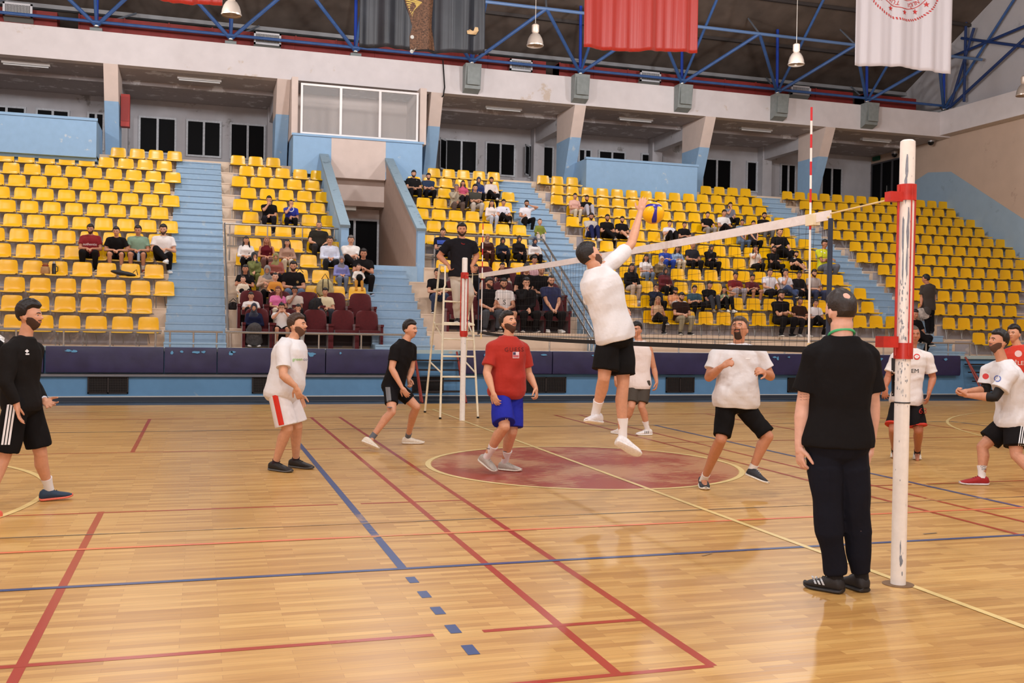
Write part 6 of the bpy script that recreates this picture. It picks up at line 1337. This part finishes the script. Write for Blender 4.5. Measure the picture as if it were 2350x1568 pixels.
sit(834, 583, 'person in black polo holding a baby at the right end of the second block', BK, BK, 'hold', row=3, sleeve='short', shoe=((24, 22, 24), (200, 210, 230)))
def baby(px, py, dy, row, label, top, low, hair=(70, 50, 40), s=.52, hat=None):
    y = 10.98+.7*row-dy; P = at(px, py, y=y); k = s
    J = {'s': k, 'g': 1.15, 'hs': 1.35, 'hc': P, 'F': nrm(V3(-.1, -1, -.1)), 'HU': V3(0, 0, 1.), 'nb': P-V3(0, -.01, .19*k), 'pel': P-V3(0, -.02, .60*k)}
    for q, sg in (('L', 1), ('R', -1)):
        J['sh'+q] = J['nb']+V3(sg*.15*k, 0, -.05*k); J['el'+q] = J['sh'+q]+V3(sg*.10*k, -.08*k, -.22*k); J['wr'+q] = J['el'+q]+V3(-sg*.05*k, -.2*k, -.05*k)
        J['hip'+q] = J['pel']+V3(sg*.08*k, 0, -.03*k); J['kn'+q] = J['pel']+V3(sg*.13*k, -.26*k, -.05*k); J['an'+q] = J['kn'+q]+V3(0, -.05*k, -.34*k); J['to'+q] = J['an'+q]+V3(0, -.14*k, -.05*k)
        J['he'+q] = J['an'+q]+V3(0, .04*k, -.07*k); J['pn'+q] = V3(0, .3, -1)
    r = thing('person', label, 'person', J['pel'], 'babies and toddlers in the stands')
    return person(J, r, dict(shirt=top, sleeve='long', pants=low, skin=(216, 164, 138), hair='buzz', hc=hair, shoe=(low, low), fold=.002), False)
sit(563, 618, 'woman with long dark hair in black t-shirt holding a baby, open-mouthed', BK, BK, 'hold', hair='long', woman=True, row=2)
baby(558, 642, .34, 2, 'baby in cream clothes on the lap of the woman in black', (222, 206, 184), (222, 206, 184))
sit(613, 620, 'woman in grey headscarf, glasses and beige cardigan', (196, 164, 140), BK, 'hold', hair='hijab', hj=(128, 122, 120), woman=True, glasses=True, row=2)
baby(632, 636, .34, 2, 'small child in orange yellow clothes on the lap of the woman in the grey headscarf', (206, 136, 52), (206, 136, 52), (28, 22, 20), .62)
J, o, r = sit(673, 612, 'bearded person in black t-shirt with a small gold chest print, centre of second block', BK, DN, 'lap', beard='full', row=2, g=1.08)
decal('gold_print', disc(.03, 12), o['shirt'], J['nb']+V3(.09, -.2, -.2), (1, 0, 0), (0, 0, 1), mat((150, 120, 70), .6), .006)
baby(823, 614, .36, 3, 'baby in white with orange bib on the lap of the man in the black polo', (222, 214, 206), (196, 140, 60))
sit(576, 680, 'girl in white t-shirt behind the woman in the navy headscarf', WH, BK, 'lap', hair='bun', row=1, s=.78, woman=True)
sit(638, 667, 'woman with long auburn hair and glasses in pink top', (214, 112, 160), CRM, 'lap', hair='long', hc=(104, 54, 34), woman=True, glasses=True, row=1, turn=-.3, hl=.42)
sit(676, 668, 'person in pale grey t-shirt with hand over face', (196, 180, 168), (40, 38, 40), 'chin', row=1, g=1.1, skin=(150, 98, 74))
sit(746, 671, 'person in cream t-shirt sitting by the empty maroon chairs', (214, 200, 164), (52, 54, 62), 'lap', row=1, g=1.08)
sit(583, 706, 'woman in navy headscarf and navy top with patterned skirt, front row left', (28, 32, 58), None, 'lap', hair='hijab', hj=(22, 26, 46), woman=True, skirt=(64, 60, 60), row=0, shoe=sh_w)
shorts(646, 706, 'person in white t-shirt and glasses with both hands at the mouth, front row', WH, BK, 'mouth', glasses=True, row=0, shoe=((60, 58, 58), (210, 206, 200)), sockh=.2)
sit(684, 708, 'woman in black top with tied dark hair and hand over mouth, front row', BK, (204, 200, 196), 'chin', hair='bun', woman=True, row=0, shoe=sh_w)
# --- centre block
J, o, r = sit(949, 400, 'person in black t-shirt with a grey strap, top left of the centre block', (30, 28, 28), (34, 30, 32), 'lap', beard='full', g=1.05, row=10)
decal('chest_strap', (np.array([(-.10, -.24), (-.06, -.24), (.10, .04), (.07, .05)]), [(0, 1, 2, 3)]), o['shirt'], J['nb']+V3(0, -.25, -.08), (1, 0, 0), (0, 0, 1), mat((130, 126, 124), .6), .012)
sit(983, 406, 'person in navy t-shirt with crossed arms, top of the centre block', (36, 52, 78), BK, 'cross', row=10, beard='full')
sit(1047, 432, 'grey-haired older person in beige shirt leaning on a hand', (176, 160, 136), (96, 78, 70), 'chin', hc=(120, 112, 106), g=1.1, row=9, sleeve='long', skin=(170, 116, 90))
sit(1062, 421, 'girl in pink t-shirt between the older man and the man in olive', (196, 84, 112), (40, 36, 40), 'lap', hair='long', s=.68, woman=True, row=9, seat_y=0)
sit(1098, 414, 'woman in dark blue headscarf and top behind the man in olive', (34, 50, 100), BK, 'lap', hair='hijab', hj=(50, 54, 80), woman=True, row=10)
sit(1090, 432, 'person in grey-olive t-shirt with crossed arms and pale trousers', (62, 60, 52), (196, 184, 172), 'cross', row=9, g=1.1)
sit(1127, 415, 'person in open white shirt and black trousers, top right of the centre block', (222, 208, 200), BK, 'lap', legs='x', beard='full', row=10, sleeve='half', shoe=sh_w)
sit(1128, 467, 'woman in white jacket over yellow top and pale jeans', (226, 212, 204), (190, 194, 206), 'lap', hair='long', woman=True, sleeve='long', row=8, shoe=sh_w)
J, o, r = sit(1155, 466, 'person in white polo with a dark diagonal strap', (216, 212, 222), BK, 'lap', legs='x', beard='moustache', row=8)
decal('chest_strap', (np.array([(-.08, -.28), (-.05, -.28), (.10, .02), (.075, .03)]), [(0, 1, 2, 3)]), o['shirt'], J['nb']+V3(0, -.25, -.08), (1, 0, 0), (0, 0, 1), mat((40, 42, 60), .6), .012)
sit(1208, 468, 'person in white t-shirt and glasses talking on a phone beside the middle steps', (222, 216, 220), BK, 'phone', glasses=True, beard='full', row=8, shoe=sh_w)
baby(1239, 510, .1, 7, 'toddler in olive green t-shirt sitting on the middle blue steps', (122, 128, 44), (206, 190, 180), (96, 66, 44), .60)
J, o, r = sit(1016, 534, 'person in navy polo with blue and white chest stripes behind the umpire', (26, 28, 46), (40, 38, 44), 'lap', beard='moustache', row=5)
for k in range(3): decal('chest_stripe', grid_rect(-.16, .16, -.010, .010, 10, 1), o['shirt'], J['nb']+V3(0, -.3, -.22-.05*k), (1, 0, 0), (0, 0, 1), mat((222, 218, 214), .6), .006)
decal('blue_chest_band', grid_rect(-.16, .16, -.05, .05, 10, 3), o['shirt'], J['nb']+V3(0, -.3, -.12), (1, 0, 0), (0, 0, 1), mat((50, 84, 180), .6), .006)
sit(1118, 546, 'woman in beige headscarf and dark brown top behind the far antenna', (66, 36, 30), (66, 36, 30), 'lap', hair='hijab', hj=(150, 118, 100), woman=True, row=5)
sit(1153, 553, 'woman in black headscarf and navy jacket over striped top', (34, 38, 52), BK, 'lap', hair='hijab', hj=(20, 18, 22), woman=True, row=5)
sit(1191, 549, 'woman in black headscarf and long black dress', (30, 25, 25), BK, 'lap', hair='hijab', hj=(20, 18, 20), woman=True, row=5, g=1.1)
sit(1227, 554, 'woman in navy headscarf and white jacket beside the handrail', (222, 214, 210), BK, 'lap', hair='hijab', hj=(24, 30, 56), woman=True, row=5)
sit(1003, 628, 'person in black top half hidden behind the umpire stand ladder', BK, (50, 60, 84), 'lap', row=2, hair='short')
shorts(1090, 616, 'woman with dark hair in black top beside the umpire', BK, (34, 30, 32), 'lap', hair='long', woman=True, s=.86, sock=(30, 30, 30), sockh=.05)
sit(1152, 612, 'person in black whose face shows just above the net band', BK, (170, 160, 150), 'lap', row=3)
sit(1226, 598, 'young person with dark hair and pale pink shirt above the net band', (214, 170, 176), (180, 160, 150), 'lap', row=3, s=.86)
sit(1205, 618, 'person in black just under the net band, head bent', BK, (60, 56, 58), 'lap', row=2, nod=-.6, lean=.4)
sit(1240, 620, 'large person in black t-shirt behind the net band right of centre', BK, BK, 'lap', g=1.15, nod=-.5, lean=.3)
sit(1121, 650, 'person in black t-shirt looking right, left seat behind the far net', BK, (70, 72, 78), 'lap', row=1, beard='full', look=.8, shoe=sh_k)
J, o, r = shorts(1155, 652, 'person in white printed t-shirt and black shorts behind the far net', WH, BK, 'lap', row=1, beard='full', shoe=((70, 62, 58), (150, 140, 130)), sockh=.15)
s_, F = text_mesh('S', .16); decal('shirt_print', (s_, F), o['shirt'], J['nb']+V3(0, -.25, -.27), (1, 0, 0), (0, 0, 1), mat((40, 40, 44), .6), .006)
sit(1207, 650, 'person all in black with hand on chin behind the far net', BK, BK, 'chin', row=1, g=1.12, sleeve='long', shoe=sh_k)
sit(1264, 645, 'balding bearded person in navy t-shirt and white sneakers behind the net', (40, 44, 78), BK, 'lap', row=1, hair='receding', beard='full', shoe=sh_w)
# --- big right block
sit(1319, 451, 'woman in pale pink t-shirt and cream trousers, top left of the right block', (222, 172, 156), CRM, 'lap', hair='bun', woman=True, row=9)
sit(1346, 456, 'bearded person in black t-shirt and pale grey trousers, knees up', BK, (176, 172, 180), 'lap', beard='full', legs='up', row=9)
sit(1356, 498, 'bearded person in beige t-shirt and navy trousers, left of three behind the hitting arm', (190, 180, 172), (34, 38, 76), 'cross', beard='full', legs='up', shoe=sh_w, row=7)
sit(1393, 501, 'bearded person in black printed t-shirt and glasses, middle of three behind the hitting arm', BK, BK, 'lap', beard='full', glasses=True, legs='x', row=7)
shorts(1427, 505, 'bearded person in black t-shirt and shorts, right of three behind the hitting arm', BK, BK, 'lap', beard='full', legs='x', row=7)
sit(1536, 514, 'person in white shirt just right of the ball', (220, 216, 222), BK, 'knees', legs='up', row=7)
sit(1570, 517, 'person in black t-shirt right of the man in the white shirt', BK, BK, 'lap', row=7)
sit(1623, 494, 'person in black t-shirt with chest print and pale trousers leaning back', BK, (150, 142, 136), 'knees', row=8)
sit(1661, 490, 'person in white t-shirt and black trousers, hands joined', (222, 216, 212), BK, 'lap', legs='x', row=8)
sit(1675, 472, 'bearded person in grey t-shirt with hand on cheek behind the man in white', (128, 128, 140), BK, 'chin', beard='full', row=9)
sit(1753, 496, 'bearded person in black t-shirt with glasses above the net band', BK, (110, 108, 110), 'lap', beard='full', glasses=True, row=8)
sit(1702, 511, 'child with dark hair whose head shows above the net band, left', (110, 128, 150), DN, 'lap', s=.72, row=7)
sit(1728, 514, 'child with dark hair whose head shows above the net band, right', (60, 56, 64), BK, 'lap', s=.74, row=7)
sit(1789, 533, 'person in black t-shirt leaning with hand on hip, head behind the net band', BK, BK, 'knees', legs='x', row=6)
sit(1449, 614, 'woman with dark hair in black top and beige trousers, right of the jumping man', BK, (186, 164, 146), 'lap', hair='long', woman=True, sleeve='long', shoe=sh_w, row=3)
sit(1482, 592, 'woman with long black hair in white t-shirt and jeans', WH, (112, 126, 148), 'lap', hair='long', woman=True, hl=.38, row=4)
sit(1517, 596, 'woman in cream headscarf and olive brown jacket', (112, 92, 62), (70, 66, 72), 'lap', hair='hijab', hj=(196, 170, 148), woman=True, row=4)
sit(1527, 572, 'person in royal blue top hidden by the net band', (38, 66, 160), (38, 66, 160), 'lap', row=5)
sit(1554, 572, 'woman with dark hair in pale blue shirt and cream trousers', (140, 160, 186), CRM, 'lap', hair='long', woman=True, sleeve='half', row=5)
sit(1589, 564, 'person in dark striped polo with hands joined', (42, 40, 46), (28, 26, 28), 'lap', g=1.1, row=5)
sit(1631, 569, 'older person in long black clothes with folded arms', BK, BK, 'cross', hair='hijab', hj=(52, 46, 48), g=1.1, sleeve='long', row=5)
sit(1526, 622, 'woman in black headscarf, glasses and maroon coat', (94, 28, 34), BK, 'lap', hair='hijab', hj=(22, 20, 24), woman=True, glasses=True, g=1.15, row=3)
sit(1505, 660, 'person in navy striped shirt and glasses', (34, 38, 54), BK, 'chin', glasses=True, sleeve='long', row=2)
sit(1549, 668, 'person in peach t-shirt and black cap', (232, 158, 112), (180, 176, 172), 'lap', hair='cap', beard='full', g=1.05, row=2)
sit(1593, 664, 'person in teal t-shirt and glasses with hands joined', (52, 82, 96), BK, 'lap', glasses=True, g=1.05, row=2)
sit(1628, 655, 'person in black t-shirt with arms on raised knees', BK, (50, 50, 56), 'cross', legs='up', shoe=((120, 108, 90), (160, 140, 110)), row=2)
sit(1661, 665, 'woman with long dark hair in sage top, hand at temple', (138, 154, 118), BK, 'phone', hair='long', woman=True, legs='up', sleeve='none', shoe=sh_w, row=2)
sit(1509, 690, 'woman with curly blond hair, beige top and black trousers, bottom row', (196, 158, 124), (30, 26, 26), 'lap', hair='long', hc=(168, 124, 84), woman=True, sleeve='none', legs='x', hth=.012, row=1)
sit(1563, 682, 'person in dark brown t-shirt and khaki trousers, bottom row', (46, 28, 24), (150, 138, 112), 'lap', beard='full', g=1.15, row=1)
sit(1733, 571, 'woman with long dark hair in white t-shirt, hand at cheek', (226, 210, 196), BK, 'chin', hair='long', woman=True, row=5)
sit(1775, 573, 'person in black t-shirt and glasses, hand resting on arm', BK, BK, 'cross', glasses=True, beard='full', legs='x', row=5)
shorts(1826, 584, 'person in black t-shirt and shorts reclining behind the near antenna', BK, BK, 'knees', beard='full', legs='x', sockh=.1, row=5)
sit(1687, 634, 'child in maroon and red football jersey and pale trousers', (120, 28, 32), (160, 150, 156), 'lap', s=.80, row=3)
shorts(1726, 638, 'child in dark maroon football jersey and shorts', (92, 26, 32), BK, 'lap', s=.78, row=3)
sit(1766, 626, 'person in white shirt and dark trousers, hands on knees', (226, 220, 226), (30, 28, 32), 'knees', row=3)
sit(1802, 627, 'person in white shirt and jeans with chin on hand', (222, 216, 220), (64, 78, 112), 'chin', legs='x', row=3)
sit(1833, 631, 'person in dark suit jacket and white shirt', (34, 30, 32), BK, 'lap', sleeve='long', row=3)
sit(1867, 628, 'bearded person in pale grey t-shirt beside the net rod', (176, 162, 156), (54, 60, 86), 'lap', beard='full', row=3)
J, o, r = sit(1891, 561, 'person in yellow high-visibility shirt by the right end of the block', (206, 206, 40), (96, 100, 112), 'cross', row=5)
for sg in (-1, 1): decal('reflective_strip', (np.array([(-.06, -.012), (.06, .03), (.06, .055), (-.06, .012)])*np.array([sg, 1]), [(0, 1, 2, 3) if sg > 0 else (3, 2, 1, 0)]), o['shirt'], J['nb']+V3(sg*.09, -.25, -.1), (1, 0, 0), (0, 0, 1), mat((240, 240, 240), .3), .008)
sit(1792, 679, 'smiling bearded person in black polo with crossed arms, bottom right', BK, BK, 'cross', beard='full', g=1.08, row=1)
sit(1835, 692, 'person in dark brown polo, bottom right', (54, 34, 26), (34, 30, 32), 'lap', shoe=sh_w, row=1)
sit(1871, 696, 'person in white t-shirt and black trousers, right end of the bottom row', (222, 214, 214), BK, 'lap', legs='x', shoe=sh_w, row=1)
sit(2098, 722, 'person in black trousers mostly hidden behind the near post', BK, BK, 'lap', legs='x', row=0)
# --- bags and small things on the seats
def blob(name, px, py, row, dy, rx, ry, rz_, m, label, cat, on=True):
    P = at(px, py, y=10.98+.7*row-dy); P[2] = TZ(row)+(.31 if on else 0)+rz_; t = thing(name, label, cat, P)
    mb = MB(); mb.ell(P, (rx, 0, 0), (0, ry, 0), (0, 0, rz_*.8), 20, 12); mb.ell(P-V3(0, 0, rz_*.3), (rx*1.06, 0, 0), (0, ry*1.05, 0), (0, 0, rz_*.72), 20, 12)
    b = rem('bag_body', mb, .014, 3, m, t, folds(.008, int(px)))
    mb = MB()
    for sx in (-.35, .35): mb.tube([P+V3(sx*rx, -ry*.9, -rz_*.6), P+V3(sx*rx, -ry*1.12, 0), P+V3(sx*rx*.8, -ry*.8, rz_*.75)], .011, 6)
    mb.tube([P+V3(-.08, 0, rz_*.75), P+V3(0, 0, rz_+.06), P+V3(.08, 0, rz_*.75)], .010, 6)
    mb.build('straps', [mat((40, 34, 30), .7)], t); MB().box(P[0]-rx*.6, P[0]+rx*.6, P[1]-ry*1.08, P[1]-ry*.7, P[2]-rz_*.7, P[2]-rz_*.1).build('front_pocket', [m], t)
    return t
blob('backpack', 746, 640, 2, .05, .19, .12, .25, mat((176, 160, 116), .8, bump=.4), 'cream backpack with black straps on a yellow seat', 'bag')
blob('backpack', 729, 672, 1, .02, .20, .12, .22, mat((26, 24, 26), .8, bump=.4), 'black backpack leaning behind the man in the cream t-shirt', 'bag')
blob('shoulder_bag', 688, 604, 3, .1, .07, .06, .12, mat((30, 32, 28), .8), 'small black shoulder bag on the yellow seat in the second block', 'bag')
blob('gym_bag', 536, 634, 2, -.05, .12, .1, .10, mat((30, 24, 26), .8), 'black bag lying on the tier beside the handrail post', 'bag', on=False)
blob('handbag', 1495, 732, 2, .2, .07, .05, .08, mat((24, 22, 22), .6), 'small black handbag hanging at the left end of the bottom row', 'bag')
P = at(283, 628, y=10.98+.7*3-.12); P[2] = TZ(3)+.37; t = thing('racket_bag', 'flat black bag lying on a yellow seat below the four men', 'bag', P)
mb = MB(); mb.ell(P, (.27, 0, -.04), (0, .12, 0), (.0, 0, .055), 20, 10); rem('bag_body', mb, .012, 2, mat((38, 38, 42), .6), t, folds(.005, 3)); MB().tube([P+V3(.2, 0, .02), P+V3(.27, 0, .09), P+V3(.30, 0, -.03)], .01, 6).build('handle', [M_dark], t)
P = at(104, 616, y=10.98+.7*3-.05); t = thing('drawstring_bag', 'tan drawstring bag on a yellow seat at the left', 'bag', P)
mb = MB(); mb.tube([P-V3(0, 0, .12), P-V3(0, 0, .08), P+V3(0, 0, .02), P+V3(0, 0, .06), P+V3(0, 0, .12)], [.09, .10, .085, .04, .07], 14); mb.build('sack', [mat((172, 130, 88), .9, bump=.4)], t); MB().tube([P+V3(.03*math.cos(a)*2, .03*math.sin(a)*2, .06) for a in np.linspace(0, 6.28, 12)], .012, 6).build('drawstring', [mat((150, 50, 44), .8)], t)
P = at(124, 616, y=10.98+.7*3-.08); t = thing('thermos_flask', 'black thermos flask with a handle beside the tan bag', 'flask', P)
MB().tube([P-V3(0, 0, .13), P+V3(0, 0, .09), P+V3(0, 0, .105)], [.042, .042, .03], 18).build('flask_body', [mat((24, 22, 24), .3)], t); MB().tube([P+V3(0, 0, .105), P+V3(0, 0, .15)], .03, 16).build('cap', [M_steel], t); MB().tube([P+V3(.04, 0, .05), P+V3(.075, 0, .03), P+V3(.075, 0, -.06), P+V3(.04, 0, -.08)], .009, 8).build('handle', [M_dark], t)
P = at(318, 590, y=10.98+.7*4-.4); t = thing('water_bottle', 'clear water bottle between the legs of the man in sage green', 'bottle', P)
MB().tube([P-V3(0, 0, .10), P+V3(0, 0, .06), P+V3(0, 0, .10)], [.033, .033, .013], 14).build('bottle_body', [mat((170, 190, 214), .15, alpha=.6)], t); MB().tube([P+V3(0, 0, .10), P+V3(0, 0, .12)], .015, 10).build('bottle_cap', [mat((60, 90, 190), .4)], t)
# ================================================================== finish
run_remesh()
run_decals()
for o in bpy.data.objects:
    if o.type == 'MESH' and o.name.split('.')[0] == 'pane' and o.data.materials and o.data.materials[0] is None: pass
